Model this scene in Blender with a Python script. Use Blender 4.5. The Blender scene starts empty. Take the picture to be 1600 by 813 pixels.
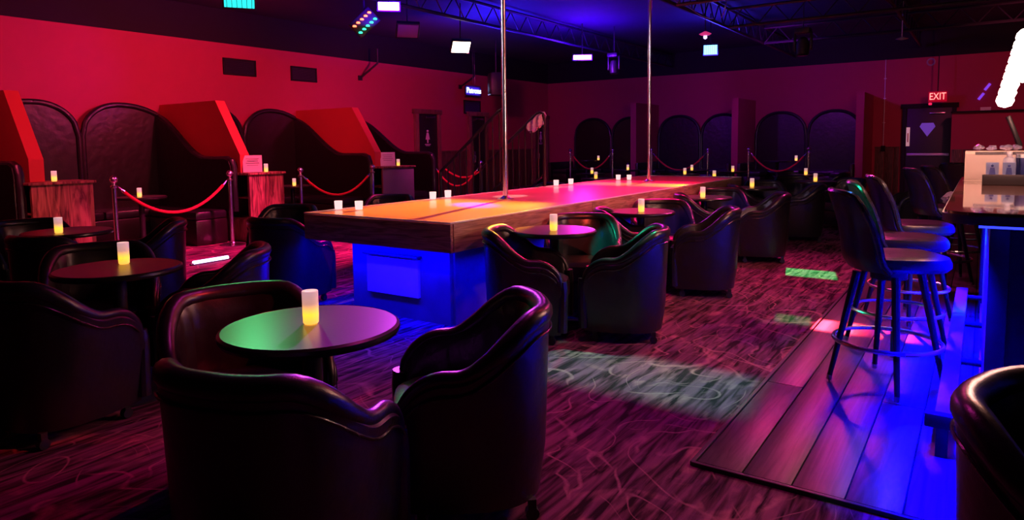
import bpy, bmesh, math, random
from mathutils import Vector, Matrix
random.seed(3)
PI = math.pi
C = bpy.context.scene.collection
S = bpy.context.scene

# ------------------------------------------------------------------ camera
CF, CPIT, CROLL, CYAW, CCY, CH = 1064.3, .0855, .01255, .6038, 317.0, 1.36
_cw, _sw = math.cos(CYAW), math.sin(CYAW)
_F = Vector((-_sw*math.cos(CPIT), _cw*math.cos(CPIT), -math.sin(CPIT)))
_R0 = Vector((_cw, _sw, 0)); _D0 = _F.cross(_R0)
_R = _R0*math.cos(CROLL) + _D0*math.sin(CROLL)
_D = -_R0*math.sin(CROLL) + _D0*math.cos(CROLL)
cam_data = bpy.data.cameras.new('camera')
cam = bpy.data.objects.new('camera', cam_data); C.objects.link(cam)
cam_data.sensor_fit = 'HORIZONTAL'; cam_data.sensor_width = 36
cam_data.lens = CF/1600*36
cam_data.shift_y = -(406.5-CCY)/1600
cam_data.clip_start = .05
m = Matrix.Identity(4)
for i in range(3):
    m[i][0] = _R[i]; m[i][1] = -_D[i]; m[i][2] = -_F[i]
m[2][3] = CH
cam.matrix_world = m
S.camera = cam

# ------------------------------------------------------------------ world and exposure
w = bpy.data.worlds.new('world'); S.world = w; w.use_nodes = True
w.node_tree.nodes['Background'].inputs[0].default_value = (.25, .05, .6, 1)
w.node_tree.nodes['Background'].inputs[1].default_value = .008
S.view_settings.view_transform = 'Standard'
S.view_settings.look = 'None'
S.view_settings.gamma = 1
S.view_settings.use_curve_mapping = False
S.view_settings.exposure = 0.0

# ------------------------------------------------------------------ lights (some stand at fixtures built further down, others are added without one)
def aim(o, a, b):
    o.location = a
    o.rotation_euler = (Vector(b)-Vector(a)).to_track_quat('-Z', 'Y').to_euler()
def spot(name, a, b, col, e, deg, blend=.5, rad=.06, spec=1.0):
    d = bpy.data.lights.new(name, 'SPOT'); d.energy = e; d.color = col
    d.spot_size = math.radians(deg); d.spot_blend = blend; d.shadow_soft_size = rad; d.specular_factor = spec
    o = bpy.data.objects.new(name, d); C.objects.link(o); aim(o, a, b); return o
def area(name, a, b, col, e, sx, sy, spread=180, spec=1.0):
    d = bpy.data.lights.new(name, 'AREA'); d.shape = 'RECTANGLE'; d.size = sx; d.size_y = sy
    d.energy = e; d.color = col; d.spread = math.radians(spread); d.specular_factor = spec
    o = bpy.data.objects.new(name, d); C.objects.link(o); o.location = a
    z = (Vector(a)-Vector(b)).normalized(); ref = Vector((1, 0, 0)) if abs(z.x) < .8 else Vector((0, 1, 0))
    x = (ref - z*z.dot(ref)).normalized(); y = z.cross(x)
    o.rotation_euler = Matrix((x, y, z)).transposed().to_euler(); return o
def gobo(name, a, quad, col, e, soft=.012, rad=.01, zf=0):
    """spot through a rectangular shutter that lights the floor rectangle x0,x1,y0,y1"""
    x0, x1, y0, y1 = quad
    c = Vector(((x0+x1)/2, (y0+y1)/2, zf)); a = Vector(a)
    dist = (c-a).length
    size = max(x1-x0, y1-y0)
    o = spot(name, a, c, col, e, math.degrees(2*math.atan(size*.9/dist)), .05, rad)
    # orient so that the light's local X runs along world X
    z = (a-c).normalized(); x = (Vector((1, 0, 0)) - z*z.x).normalized(); y = z.cross(x)
    o.rotation_euler = Matrix((x, y, z)).transposed().to_euler()
    hx = (x1-x0)/2/dist; hy = abs((y1-y0)/2*y.y)/dist
    d = o.data; d.use_nodes = True; nt = d.node_tree; N = nt.nodes; L = nt.links
    em = N['Emission']; tc = N.new('ShaderNodeTexCoord'); sp = N.new('ShaderNodeSeparateXYZ')
    L.new(tc.outputs['Normal'], sp.inputs[0])
    def mth(op, p, q=None):
        n = N.new('ShaderNodeMath'); n.operation = op
        for i, v in enumerate((p, q)):
            if v is None: continue
            if isinstance(v, (int, float)): n.inputs[i].default_value = v
            else: L.new(v, n.inputs[i])
        return n.outputs[0]
    def edge(axis, h):
        q = mth('ABSOLUTE', mth('DIVIDE', sp.outputs[axis], sp.outputs[2]))
        mr = N.new('ShaderNodeMapRange'); L.new(q, mr.inputs[0])
        mr.inputs[1].default_value = h-soft*.5; mr.inputs[2].default_value = h+soft*.5
        mr.inputs[3].default_value = 1; mr.inputs[4].default_value = 0
        return mr.outputs[0]
    L.new(mth('MULTIPLY', edge(0, hx), edge(1, hy)), em.inputs['Strength'])
    return o
RED, MAG, BLU, VIO, ORA, GRN = (1, .02, .04), (1, .02, .35), (.0, .0, 1), (.25, .02, 1), (1, .22, .02), (.02, 1, .35)
# red wash on the left wall and its booths
WR = (1, .05, .14)
spot('red_wash_light', (-6.4, 2.6, 3.25), (-10.9, 3.2, 1.4), WR, 340, 100, .8, .1)
spot('red_wash_light', (-7.2, 6.2, 2.95), (-10.9, 6.3, 1.4), WR, 430, 120, .8, .1)
spot('red_wash_light', (-7.30, 9.4, 2.9), (-10.9, 11.4, 1.5), (1, .05, .3), 300, 120, .8, .1)
spot('magenta_wash_light', (-7.1, 7.3, 2.9), (-10.9, 4.2, 2.5), (.7, .02, 1), 110, 30, .9, .1)
spot('cabinet_orange_fill', (-6.4, 2.2, 3.1), (-8.6, 3.4, .45), (1, .13, .03), 160, 14, .8, .05)  # added spot for the orange glow on the leftmost cabinet
# floor in front of the booths
spot('magenta_floor_light', (-6.24, 6.36, 3.05), (-7.6, 5.2, 0), (1, .02, .22), 1800, 62, .7, .08)
# stage top
gobo('orange_stage_light', (-4.6, 8.4, 3.3), (-4.5, -3.05, 3.72, 5.35), (1, .36, .01), 4800, .05, .03, .82)
gobo('red_stage_light', (-3.8, 9.2, 3.5), (-4.55, -3.0, 5.0, 9.6), (1, .003, .12), 4600, .25, .05, .82)
spot('red_stage_light', (-3.3, 9.6, 3.2), (-3.8, 9.2, .82), (1, .01, .06), 150, 64, .7, .05)
spot('violet_stage_light', (-6.24, 6.36, 3.05), (-3.75, 4.85, .82), (.6, .02, 1), 3000, 7, .6, .05)
spot('white_stage_light', (-4.3, 7.6, 3.4), (-4.05, 5.85, .82), (1, .85, .8), 420, 7, .3, .02)
spot('white_stage_light', (-4.4, 8.9, 3.4), (-4.35, 7.35, .82), (1, .8, .6), 260, 6, .3, .02)
gobo('amber_stage_light', (-4.26, 12.6, 3.1), (-4.45, -3.05, 7.9, 8.5), (1, .45, .0), 3000, .02, .01, .82)
# added fill spots: warm pink and orange on the stage fascia
spot('fascia_fill', (-1.25, 6.0, 3.3), (-3.0, 5.8, .7), (1, .17, .14), 200, 100, .8, .1)
spot('fascia_front_fill', (-1.6, .2, 3.3), (-3.7, 3.6, .75), (1, .28, .35), 26, 36, .8, .1)
spot('fascia_orange_fill', (-1.3, 9.0, 3.3), (-3.0, 8.0, .75), (1, .16, .02), 130, 34, .9, .1)
# blue and violet light on the ceiling
area('uv_ceiling_light', (-6.66, 12.2, 2.9), (-6.66, 12.2, 4), (.06, .0, 1), 130, 1.0, .15)
area('uv_ceiling_light', (-6.24, 6.36, 2.95), (-6.24, 6.36, 4), (.08, .0, 1), 80, .6, .2)
area('blue_ceiling_light', (-7.5, 10.4, 2.9), (-7.5, 10.4, 4), (.03, .01, 1), 120, 1.0, .4)
area('blue_ceiling_light', (-4.26, 12.9, 2.9), (-4.26, 12.9, 4), (.05, .02, 1), 50, .4, .4)
# violet light on the back wall
spot('violet_wall_light', (-6.6, 12.0, 2.95), (-7.0, 17.8, 2.6), (.30, .02, 1), 170, 100, .9, .1)
spot('violet_wall_light', (-3.4, 13.2, 3.0), (-3.6, 17.8, 2.4), (.45, .02, .9), 150, 95, .9, .1)
# magenta light on the carpet of the aisle and over the chairs
spot('pink_floor_light', (-1.6, 9.2, 3.3), (-1.9, 6.4, 0), (1, .04, .30), 420, 78, .8, .15, .4)
spot('pink_floor_light', (-1.9, 3.4, 3.6), (-1.5, 2.2, 0), (1, .04, .50), 100, 80, .9, .15, .4)
spot('violet_table_light', (-6.66, 12.2, 2.95), (-2.6, 6.4, .7), (.9, .02, .7), 220, 24, .8, .1)
spot('red_half_wall_fill', (.6, 12.6, 3.3), (.6, 17.2, 1.7), (1, .10, .22), 150, 80, .8, .1)  # added spot that brings the bulbs' pink glow to the half wall
spot('pole_fill', (-5.6, 1.0, 3.5), (-3.85, 5.47, 2.3), (.9, .6, 1), 220, 22, .9, .12)  # both pole spots are added fills so the chrome catches highlights
spot('pole_fill', (-1.6, 3.6, 3.5), (-3.80, 8.87, 2.3), (.9, .6, 1), 220, 16, .9, .12)
# shuttered patches on the floor
PH = (-2.6, 12.4, 2.85)
gobo('green_patch_light', PH, (-1.68, -1.17, 7.20, 7.64), (.02, 1, .2), 9000, .002)
gobo('green_patch_light', PH, (-1.27, -1.02, 5.30, 5.55), (.02, 1, .2), 4000, .003)
gobo('red_patch_light', PH, (-.98, -.22, 5.10, 5.42), (1, .03, .06), 7000, .003)
gobo('green_band_light', (-1.6, 5.2, 3.6), (-2.35, -.95, 3.30, 3.95), (.08, 1, .50), 950, .04, .03)
gobo('blue_band_light', (-.8, 5.2, 3.6), (-1.0, -.2, 3.35, 4.3), (.06, .3, 1), 120, .06, .03)
gobo('pale_band_light', (-1.2, 6.6, 3.6), (-1.55, -.6, 4.55, 5.15), (.5, .8, .5), 130, .05, .03)
# narrow spots added for coloured catches on chairs, tables and stools
spot('green_chair_light', (-7.1, 4.9, 2.9), (-2.5, 4.9, .7), (.02, 1, .5), 500, 9, .5, .03)
spot('teal_inner_light', (-.9, 1.0, 3.4), (-2.42, 4.86, .62), (.02, 1, .6), 2600, 4.2, .5, .02)
spot('red_inner_light', (-.9, 1.2, 3.4), (-2.8, 4.9, .62), (1, .08, .05), 900, 6, .6, .02)
spot('violet_inner_light', (-.9, 2.4, 3.4), (-2.40, 6.42, .62), (.15, .05, 1), 1500, 5, .6, .02)
spot('violet_inner_light', (-.9, 4.4, 3.4), (-2.42, 8.4, .62), (.12, .02, 1), 1500, 5, .6, .02)
spot('red_inner_light', (.2, 3.4, 3.3), (-2.62, 1.62, .62), (1, .03, .04), 420, 8, .8, .02)
spot('green_inner_light', (-4.2, .4, 3.3), (-1.38, 2.08, .66), (.02, 1, .35), 420, 5, .7, .02)
spot('teal_rim_light', (-4.6, 2.2, 3.4), (-2.82, 3.82, .77), (.02, 1, .6), 420, 6, .6, .02)
spot('green_table_light', (-6.5, 4.4, 2.9), (-2.05, 1.6, .7), (.10, 1, .3), 75, 10, .8, .03)
spot('green_stool_light', (-4.6, 2.2, 3.4), (-.66, 4.93, .95), (.02, 1, .45), 1300, 7, .5, .03)
spot('violet_near_light', (-5.2, 6.2, 3.3), (-1.72, 1.78, .72), (.75, .05, 1), 1800, 11, .8, .05)
spot('red_chair_light', (-.9, 5.2, 3.4), (-2.6, 2.0, .7), (1, .05, .06), 45, 50, .7, .05)
# ultraviolet strips under the stage and the bar
area('stage_uv_light', (-3.78, 3.66, .60), (-3.78, 3.80, 0), (0, 0, 1), 40, 1.4, .05)
area('stage_uv_light', (-3.04, 6.8, .60), (-3.16, 6.8, 0), (0, 0, 1), 60, .05, 6.0, 110)
area('stage_uv_light', (-4.51, 6.8, .60), (-4.45, 6.8, 0), (0, 0, 1), 60, .05, 6.0)
area('bar_uv_light', (-.05, 4.75, 1.0), (-.10, 4.75, 0), (0, 0, 1), 260, .05, 2.8, 62)
area('bar_uv_light', (.7, 3.25, 1.0), (.7, 3.02, 0), (0, 0, 1), 260, 1.6, .05, 52)
# warm pink glow of the hanging bulbs over the bar
for p in ((.0, 4.75, 1.78), (.3, 4.9, 2.3)):
    d = bpy.data.lights.new('bulb_string_light', 'POINT'); d.energy = 70; d.color = (1, .38, .30); d.shadow_soft_size = .12
    o = bpy.data.objects.new('bulb_string_light', d); C.objects.link(o); o.location = p

# ------------------------------------------------------------------ pixel helpers: a ray of the photograph met with a real plane of the room
def ray(u, v): return _R*((u-800)/CF) + _D*((v-CCY)/CF) + _F
def atz(u, v, z=0): r = ray(u, v); return Vector((0, 0, CH)) + r*((z-CH)/r.z)
def atx(u, v, x): r = ray(u, v); return Vector((0, 0, CH)) + r*(x/r.x)
def aty(u, v, y): r = ray(u, v); return Vector((0, 0, CH)) + r*(y/r.y)

# ------------------------------------------------------------------ materials
MATS = {}
def nodes_of(name):
    m = bpy.data.materials.new(name); m.use_nodes = True
    return m, m.node_tree.nodes, m.node_tree.links, m.node_tree.nodes['Principled BSDF']
def mat(name, col, rough=.5, metal=0, noise=.0, scale=20, bump=0, spec=.5, coat=0, emis=None, es=0):
    if name in MATS: return MATS[name]
    m, N, L, b = nodes_of(name)
    b.inputs['Roughness'].default_value = rough; b.inputs['Metallic'].default_value = metal
    b.inputs['Specular IOR Level'].default_value = spec; b.inputs['Coat Weight'].default_value = coat
    tc = N.new('ShaderNodeTexCoord'); n = N.new('ShaderNodeTexNoise'); n.inputs['Scale'].default_value = scale; n.inputs['Detail'].default_value = 4
    L.new(tc.outputs['Object'], n.inputs['Vector'])
    mx = N.new('ShaderNodeMix'); mx.data_type = 'RGBA'; L.new(n.outputs['Fac'], mx.inputs[0])
    mx.inputs[6].default_value = tuple(c*(1-noise) for c in col)+(1,); mx.inputs[7].default_value = tuple(min(1, c*(1+noise)) for c in col)+(1,)
    L.new(mx.outputs[2], b.inputs['Base Color'])
    if bump:
        bp = N.new('ShaderNodeBump'); bp.inputs['Strength'].default_value = bump; bp.inputs['Distance'].default_value = .01
        L.new(n.outputs['Fac'], bp.inputs['Height']); L.new(bp.outputs[0], b.inputs['Normal'])
    if emis: b.inputs['Emission Color'].default_value = emis+(1,); b.inputs['Emission Strength'].default_value = es
    MATS[name] = m; return m
def wood(name, c0, c1, rough=.45, axis='X', scale=3, stretch=14, coat=0):
    if name in MATS: return MATS[name]
    m, N, L, b = nodes_of(name)
    tc = N.new('ShaderNodeTexCoord'); mp = N.new('ShaderNodeMapping'); L.new(tc.outputs['Object'], mp.inputs[0])
    s = [stretch]*3; s['XYZ'.index(axis)] = 1.2; mp.inputs['Scale'].default_value = s
    n = N.new('ShaderNodeTexNoise'); n.inputs['Scale'].default_value = scale; n.inputs['Detail'].default_value = 6; n.inputs['Distortion'].default_value = 1.6
    L.new(mp.outputs[0], n.inputs['Vector'])
    oi = N.new('ShaderNodeObjectInfo'); ad = N.new('ShaderNodeVectorMath'); ad.operation = 'ADD'
    L.new(tc.outputs['Object'], ad.inputs[0]); sc = N.new('ShaderNodeVectorMath'); sc.operation = 'SCALE'
    cb = N.new('ShaderNodeCombineXYZ')
    for i in range(3): L.new(oi.outputs['Random'], cb.inputs[i])
    L.new(cb.outputs[0], sc.inputs[0]); sc.inputs['Scale'].default_value = 40; L.new(sc.outputs[0], ad.inputs[1]); L.new(ad.outputs[0], mp.inputs[0])
    cr = N.new('ShaderNodeValToRGB'); cr.color_ramp.elements[0].position = .36; cr.color_ramp.elements[1].position = .62
    cr.color_ramp.elements[0].color = c0+(1,); cr.color_ramp.elements[1].color = c1+(1,)
    L.new(n.outputs['Fac'], cr.inputs[0])
    hs = N.new('ShaderNodeHueSaturation'); L.new(cr.outputs[0], hs.inputs['Color'])
    mr = N.new('ShaderNodeMapRange'); L.new(oi.outputs['Random'], mr.inputs[0]); mr.inputs[3].default_value = .75; mr.inputs[4].default_value = 1.2
    L.new(mr.outputs[0], hs.inputs['Value']); L.new(hs.outputs[0], b.inputs['Base Color'])
    b.inputs['Roughness'].default_value = rough; b.inputs['Coat Weight'].default_value = coat
    bp = N.new('ShaderNodeBump'); bp.inputs['Strength'].default_value = .25; bp.inputs['Distance'].default_value = .004
    L.new(n.outputs['Fac'], bp.inputs['Height']); L.new(bp.outputs[0], b.inputs['Normal'])
    MATS[name] = m; return m
def leather(name, col, rough=.34):
    if name in MATS: return MATS[name]
    m, N, L, b = nodes_of(name)
    b.inputs['Base Color'].default_value = col+(1,); b.inputs['Roughness'].default_value = rough
    b.inputs['Specular IOR Level'].default_value = .6
    tc = N.new('ShaderNodeTexCoord'); v = N.new('ShaderNodeTexVoronoi'); v.inputs['Scale'].default_value = 260
    n = N.new('ShaderNodeTexNoise'); n.inputs['Scale'].default_value = 9; n.inputs['Detail'].default_value = 3
    L.new(tc.outputs['Object'], v.inputs['Vector']); L.new(tc.outputs['Object'], n.inputs['Vector'])
    b1 = N.new('ShaderNodeBump'); b1.inputs['Strength'].default_value = .12; b1.inputs['Distance'].default_value = .002
    b2 = N.new('ShaderNodeBump'); b2.inputs['Strength'].default_value = .3; b2.inputs['Distance'].default_value = .02
    L.new(v.outputs['Distance'], b1.inputs['Height']); L.new(n.outputs['Fac'], b2.inputs['Height'])
    L.new(b1.outputs[0], b2.inputs['Normal']); L.new(b2.outputs[0], b.inputs['Normal'])
    rr = N.new('ShaderNodeMapRange'); L.new(n.outputs['Fac'], rr.inputs[0]); rr.inputs[3].default_value = rough-.07; rr.inputs[4].default_value = rough+.1
    L.new(rr.outputs[0], b.inputs['Roughness'])
    MATS[name] = m; return m
def glow(name, col, s):
    if name in MATS: return MATS[name]
    m, N, L, b = nodes_of(name)
    b.inputs['Base Color'].default_value = (0, 0, 0, 1)
    b.inputs['Emission Color'].default_value = col+(1,); b.inputs['Emission Strength'].default_value = s
    MATS[name] = m; return m
def carpet_mat():
    m, N, L, b = nodes_of('patterned_carpet')
    tc = N.new('ShaderNodeTexCoord')
    def mapping(s, r=0):
        mp = N.new('ShaderNodeMapping'); mp.inputs['Scale'].default_value = s; mp.inputs['Rotation'].default_value = (0, 0, r)
        L.new(tc.outputs['Object'], mp.inputs[0]); return mp.outputs[0]
    def ramp(src, stops):
        cr = N.new('ShaderNodeValToRGB'); L.new(src, cr.inputs[0])
        els = cr.color_ramp.elements
        while len(els) < len(stops): els.new(.5)
        for e, (p, v) in zip(els, stops): e.position = p; e.color = (v, v, v, 1)
        return cr.outputs[0]
    def mth(op, p, q, cl=False):
        n = N.new('ShaderNodeMath'); n.operation = op; n.use_clamp = cl
        for i, v in enumerate((p, q)):
            if isinstance(v, (int, float)): n.inputs[i].default_value = v
            else: L.new(v, n.inputs[i])
        return n.outputs[0]
    # brushed streaks that run the length of the room
    st = N.new('ShaderNodeTexNoise'); st.inputs['Scale'].default_value = 1; st.inputs['Detail'].default_value = 5; st.inputs['Distortion'].default_value = .6
    L.new(mapping((26, 2.6, 1), .12), st.inputs['Vector'])
    streak = ramp(st.outputs['Fac'], [(.38, 0), (.62, 1)])
    # sweeping scroll lines: contour lines of a warped field
    wn = N.new('ShaderNodeTexNoise'); wn.inputs['Scale'].default_value = 1.1; wn.inputs['Detail'].default_value = 1.2; wn.inputs['Distortion'].default_value = 1.2
    L.new(mapping((1, 1, 1)), wn.inputs['Vector'])
    tri = mth('ABSOLUTE', mth('SUBTRACT', mth('FRACT', mth('MULTIPLY', wn.outputs['Fac'], 9.0), 0), .5), 0)
    line = ramp(tri, [(.0, 1), (.02, .7), (.05, 0)])
    # rings and hooks
    vo = N.new('ShaderNodeTexVoronoi'); vo.inputs['Scale'].default_value = 1.35; vo.inputs['Randomness'].default_value = .9
    dn = N.new('ShaderNodeTexNoise'); dn.inputs['Scale'].default_value = 2.5
    L.new(mapping((1, 1, 1)), dn.inputs['Vector'])
    va = N.new('ShaderNodeVectorMath'); va.operation = 'MULTIPLY_ADD'; L.new(dn.outputs['Color'], va.inputs[0]); va.inputs[1].default_value = (.35, .35, 0); L.new(mapping((1, .8, 1)), va.inputs[2])
    L.new(va.outputs[0], vo.inputs['Vector'])
    rt = mth('ABSOLUTE', mth('SUBTRACT', mth('FRACT', mth('MULTIPLY', vo.outputs['Distance'], 5.5), 0), .5), 0)
    rings = ramp(rt, [(.0, 1), (.03, .7), (.07, 0)])
    breakn = N.new('ShaderNodeTexNoise'); breakn.inputs['Scale'].default_value = 3.2; L.new(mapping((1, 1, 1)), breakn.inputs['Vector'])
    brk = ramp(breakn.outputs['Fac'], [(.44, 0), (.56, 1)])
    brk2 = ramp(breakn.outputs['Fac'], [(.42, 1), (.54, 0)])
    lines = mth('ADD', mth('MULTIPLY', line, brk), mth('MULTIPLY', rings, brk2), True)
    fine = N.new('ShaderNodeTexNoise'); fine.inputs['Scale'].default_value = 60; L.new(mapping((1, 1, 1)), fine.inputs['Vector'])
    lines = mth('MULTIPLY', lines, mth('ADD', mth('MULTIPLY', fine.outputs['Fac'], .9), .2), True)
    # fat brushed blobs beside the scrolls
    blob = N.new('ShaderNodeTexNoise'); blob.inputs['Scale'].default_value = 2.2; blob.inputs['Detail'].default_value = 3; blob.inputs['Distortion'].default_value = 2.5
    L.new(mapping((1, .8, 1)), blob.inputs['Vector'])
    blobs = mth('MULTIPLY', ramp(blob.outputs['Fac'], [(.55, 0), (.68, 1)]), streak)
    def mixc(f, c0, c1):
        n = N.new('ShaderNodeMix'); n.data_type = 'RGBA'; L.new(f, n.inputs[0])
        for i, c in ((6, c0), (7, c1)):
            if isinstance(c, tuple): n.inputs[i].default_value = c+(1,)
            else: L.new(c, n.inputs[i])
        return n.outputs[2]
    c = mixc(streak, (.03, .012, .02), (.24, .07, .15))
    c = mixc(mth('MULTIPLY', blobs, .8), c, (.50, .17, .22))
    c = mixc(lines, c, (.50, .19, .25))
    L.new(c, b.inputs['Base Color']); b.inputs['Roughness'].default_value = .95; b.inputs['Specular IOR Level'].default_value = .1
    bp = N.new('ShaderNodeBump'); bp.inputs['Strength'].default_value = .4; bp.inputs['Distance'].default_value = .006
    f2 = N.new('ShaderNodeTexNoise'); f2.inputs['Scale'].default_value = 240; L.new(mapping((1, 1, 1)), f2.inputs['Vector'])
    L.new(f2.outputs['Fac'], bp.inputs['Height']); L.new(bp.outputs[0], b.inputs['Normal'])
    return m
M_CARPET = carpet_mat()
M_LEATHER = leather('black_leather', (.014, .012, .018), .30)
M_BOOTH = leather('booth_leather', (.012, .007, .007), .33)
M_PIPE = leather('piping_leather', (.02, .016, .018), .25)
M_WALL = mat('red_painted_wall', (.45, .04, .10), .75, noise=.06, scale=6, bump=.05)
M_FIN = mat('red_painted_divider', (.62, .05, .05), .7, noise=.05, scale=5)
M_BLACKW = mat('black_painted', (.006, .006, .008), .8, noise=.2, scale=4, bump=.1)
M_CEIL = mat('black_ceiling_deck', (.03, .03, .05), .8, noise=.3, scale=2, bump=.2)
M_STEEL = mat('black_steel', (.03, .03, .035), .45, .3, noise=.1)
M_CHROME = mat('chrome', (.92, .92, .94), .24, 1, noise=.02)
M_BRUSHED = mat('brushed_steel', (.55, .55, .58), .25, 1, noise=.05)
M_PLAST = mat('black_plastic', (.02, .02, .022), .4, noise=.1)
M_TABLE = mat('dark_laminate_tabletop', (.10, .085, .075), .30, noise=.12, scale=90, bump=.02)
M_TABLEEDGE = mat('black_rubber_edge', (.015, .015, .015), .3, noise=.1)
M_STAGE = mat('glossy_stage_board', (.82, .44, .38), .28, noise=.04, scale=3, coat=.25)
M_TRIM = mat('pale_edge_trim', (.95, .93, .9), .3, noise=.02)
M_FASCIA = wood('stage_fascia_wood', (.16, .08, .06), (.42, .24, .18), .4, 'X', 2.2, 16)
M_FASCIAY = wood('stage_fascia_wood_side', (.22, .11, .08), (.52, .32, .22), .4, 'Y', 2.2, 16)
M_BASE = mat('stage_base_laminate', (.12, .12, .14), .32, noise=.5, scale=4, coat=.2)
M_PANEL = mat('pale_access_panel', (.8, .8, .8), .5, noise=.03)
M_PLY = wood('grained_cabinet_ply', (.08, .02, .015), (.46, .22, .15), .5, 'Z', 1.5, 9)
M_CAB = wood('dark_cabinet_wood', (.10, .04, .03), (.26, .12, .09), .5, 'Z', 3, 10)
M_PLANK = wood('dark_floor_plank', (.028, .022, .026), (.075, .058, .066), .42, 'Y', 2.5, 12)
M_WAINS = wood('wainscot_wood', (.05, .025, .02), (.16, .08, .06), .55, 'Z', 3, 12)
M_DOORF = wood('door_frame_wood', (.16, .07, .05), (.30, .14, .10), .5, 'Z', 3, 10)
M_ROPE = mat('red_velvet', (.75, .03, .05), .9, noise=.15, scale=200, bump=.3)
M_WHITE = mat('white_card', (.85, .85, .85), .6, noise=.03)
M_INK = mat('grey_print', (.25, .25, .3), .7)
M_TEXT = mat('white_sign_print', (.9, .9, .9), .6)
M_BAR = mat('glossy_bar_top', (.16, .09, .07), .10, noise=.5, scale=30, coat=1)
M_BARB = mat('bar_front_dark', (.04, .04, .05), .4, noise=.2)
M_BARF = mat('bar_front_pale', (.4, .4, .42), .5, noise=.2, scale=5)
M_CREAM = mat('cream_cardboard', (.85, .72, .55), .7, noise=.04)
M_BOXBLUE = mat('navy_box', (.02, .03, .18), .5)
def acrylic():
    m, N, L, b = nodes_of('clear_acrylic'); b.inputs['Base Color'].default_value = (.9, .9, .95, 1); b.inputs['Roughness'].default_value = .05
    b.inputs['Transmission Weight'].default_value = 1; b.inputs['IOR'].default_value = 1.2; return m
M_ACRYL = acrylic()
def candle_mat():
    m, N, L, b = nodes_of('frosted_candle_glass')
    tc = N.new('ShaderNodeTexCoord'); sp = N.new('ShaderNodeSeparateXYZ'); L.new(tc.outputs['Object'], sp.inputs[0])
    cr = N.new('ShaderNodeValToRGB'); mr = N.new('ShaderNodeMapRange'); L.new(sp.outputs[2], mr.inputs[0])
    mr.inputs[1].default_value = 0; mr.inputs[2].default_value = .12; L.new(mr.outputs[0], cr.inputs[0])
    e = cr.color_ramp.elements; e[0].position = 0; e[0].color = (1.2, .5, .08, 1); e[1].position = 1; e[1].color = (.50, .26, .30, 1)
    q = e.new(.3); q.color = (1.7, .78, .04, 1); q = e.new(.62); q.color = (.55, .26, .20, 1)
    L.new(cr.outputs[0], b.inputs['Emission Color']); b.inputs['Emission Strength'].default_value = 1.15  # flame's glow through the cup painted as emission, strongest low down
    b.inputs['Base Color'].default_value = (.8, .75, .75, 1); b.inputs['Roughness'].default_value = .5
    return m
M_CANDLE = candle_mat()
M_FLAME = glow('led_flame', (1, .75, .15), 5)
M_CLOTH = mat('white_cloth', (.8, .75, .9), .9, noise=.05)

# ------------------------------------------------------------------ mesh helpers
def add_box(bm, c, s, rot=None, bev=0):
    r = bmesh.ops.create_cube(bm, size=1)
    vs = r['verts']
    M = Matrix.Translation(Vector(c)) @ (rot.to_4x4() if rot else Matrix.Identity(4)) @ Matrix.Diagonal((s[0], s[1], s[2], 1))
    bmesh.ops.transform(bm, matrix=M, verts=vs)
    if bev:
        es = list({e for v in vs for e in v.link_edges})
        bmesh.ops.bevel(bm, geom=es, offset=bev, segments=2, affect='EDGES', profile=.5)
    return bm
def add_lathe(bm, prof, c=(0, 0, 0), n=24, cap=True):
    rings = []
    for r, z in prof:
        rings.append([bm.verts.new((c[0]+r*math.cos(2*PI*i/n), c[1]+r*math.sin(2*PI*i/n), c[2]+z)) for i in range(n)])
    for a, b in zip(rings, rings[1:]):
        for i in range(n): bm.faces.new((a[i], a[(i+1) % n], b[(i+1) % n], b[i]))
    if cap:
        if prof[0][0] > 1e-4: bm.faces.new(rings[0][::-1])
        if prof[-1][0] > 1e-4: bm.faces.new(rings[-1])
    return bm
def add_tube(bm, pts, r, n=10, cap=True, rz=None):
    pts = [Vector(p) for p in pts]; rs = r if isinstance(r, (list, tuple)) else [r]*len(pts)
    rings = []; up = None
    for i, p in enumerate(pts):
        t = (pts[min(i+1, len(pts)-1)]-pts[max(i-1, 0)]).normalized()
        if up is None:
            up = Vector((0, 0, 1)) if abs(t.z) < .9 else Vector((1, 0, 0))
        a = t.cross(up).normalized(); up2 = a.cross(t).normalized(); up = up2
        rings.append([bm.verts.new(p+(a*math.cos(2*PI*k/n)+up2*math.sin(2*PI*k/n))*rs[i]) for k in range(n)])
    for a, b in zip(rings, rings[1:]):
        for i in range(n): bm.faces.new((a[i], a[(i+1) % n], b[(i+1) % n], b[i]))
    if cap: bm.faces.new(rings[0][::-1]); bm.faces.new(rings[-1])
    return bm
def add_prism(bm, outline, axis, a, b):
    """outline: 2D points; axis 'x','y','z' = extrusion axis from a to b"""
    def P(p, t): return {'x': (t, p[0], p[1]), 'y': (p[0], t, p[1]), 'z': (p[0], p[1], t)}[axis]
    v0 = [bm.verts.new(P(p, a)) for p in outline]; v1 = [bm.verts.new(P(p, b)) for p in outline]
    n = len(outline)
    bm.faces.new(v0[::-1]); bm.faces.new(v1)
    for i in range(n): bm.faces.new((v0[i], v0[(i+1) % n], v1[(i+1) % n], v1[i]))
    return bm
def new(): return bmesh.new()
def obj(name, bm, m, parent=None, smooth=True, loc=None):
    bmesh.ops.recalc_face_normals(bm, faces=bm.faces)
    me = bpy.data.meshes.new(name); bm.to_mesh(me); bm.free()
    me.materials.append(m)
    if smooth:
        for p in me.polygons: p.use_smooth = True
        me.set_sharp_from_angle(angle=math.radians(35))
    o = bpy.data.objects.new(name, me); C.objects.link(o)
    if parent: o.parent = parent
    if loc: o.location = loc
    return o
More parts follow.
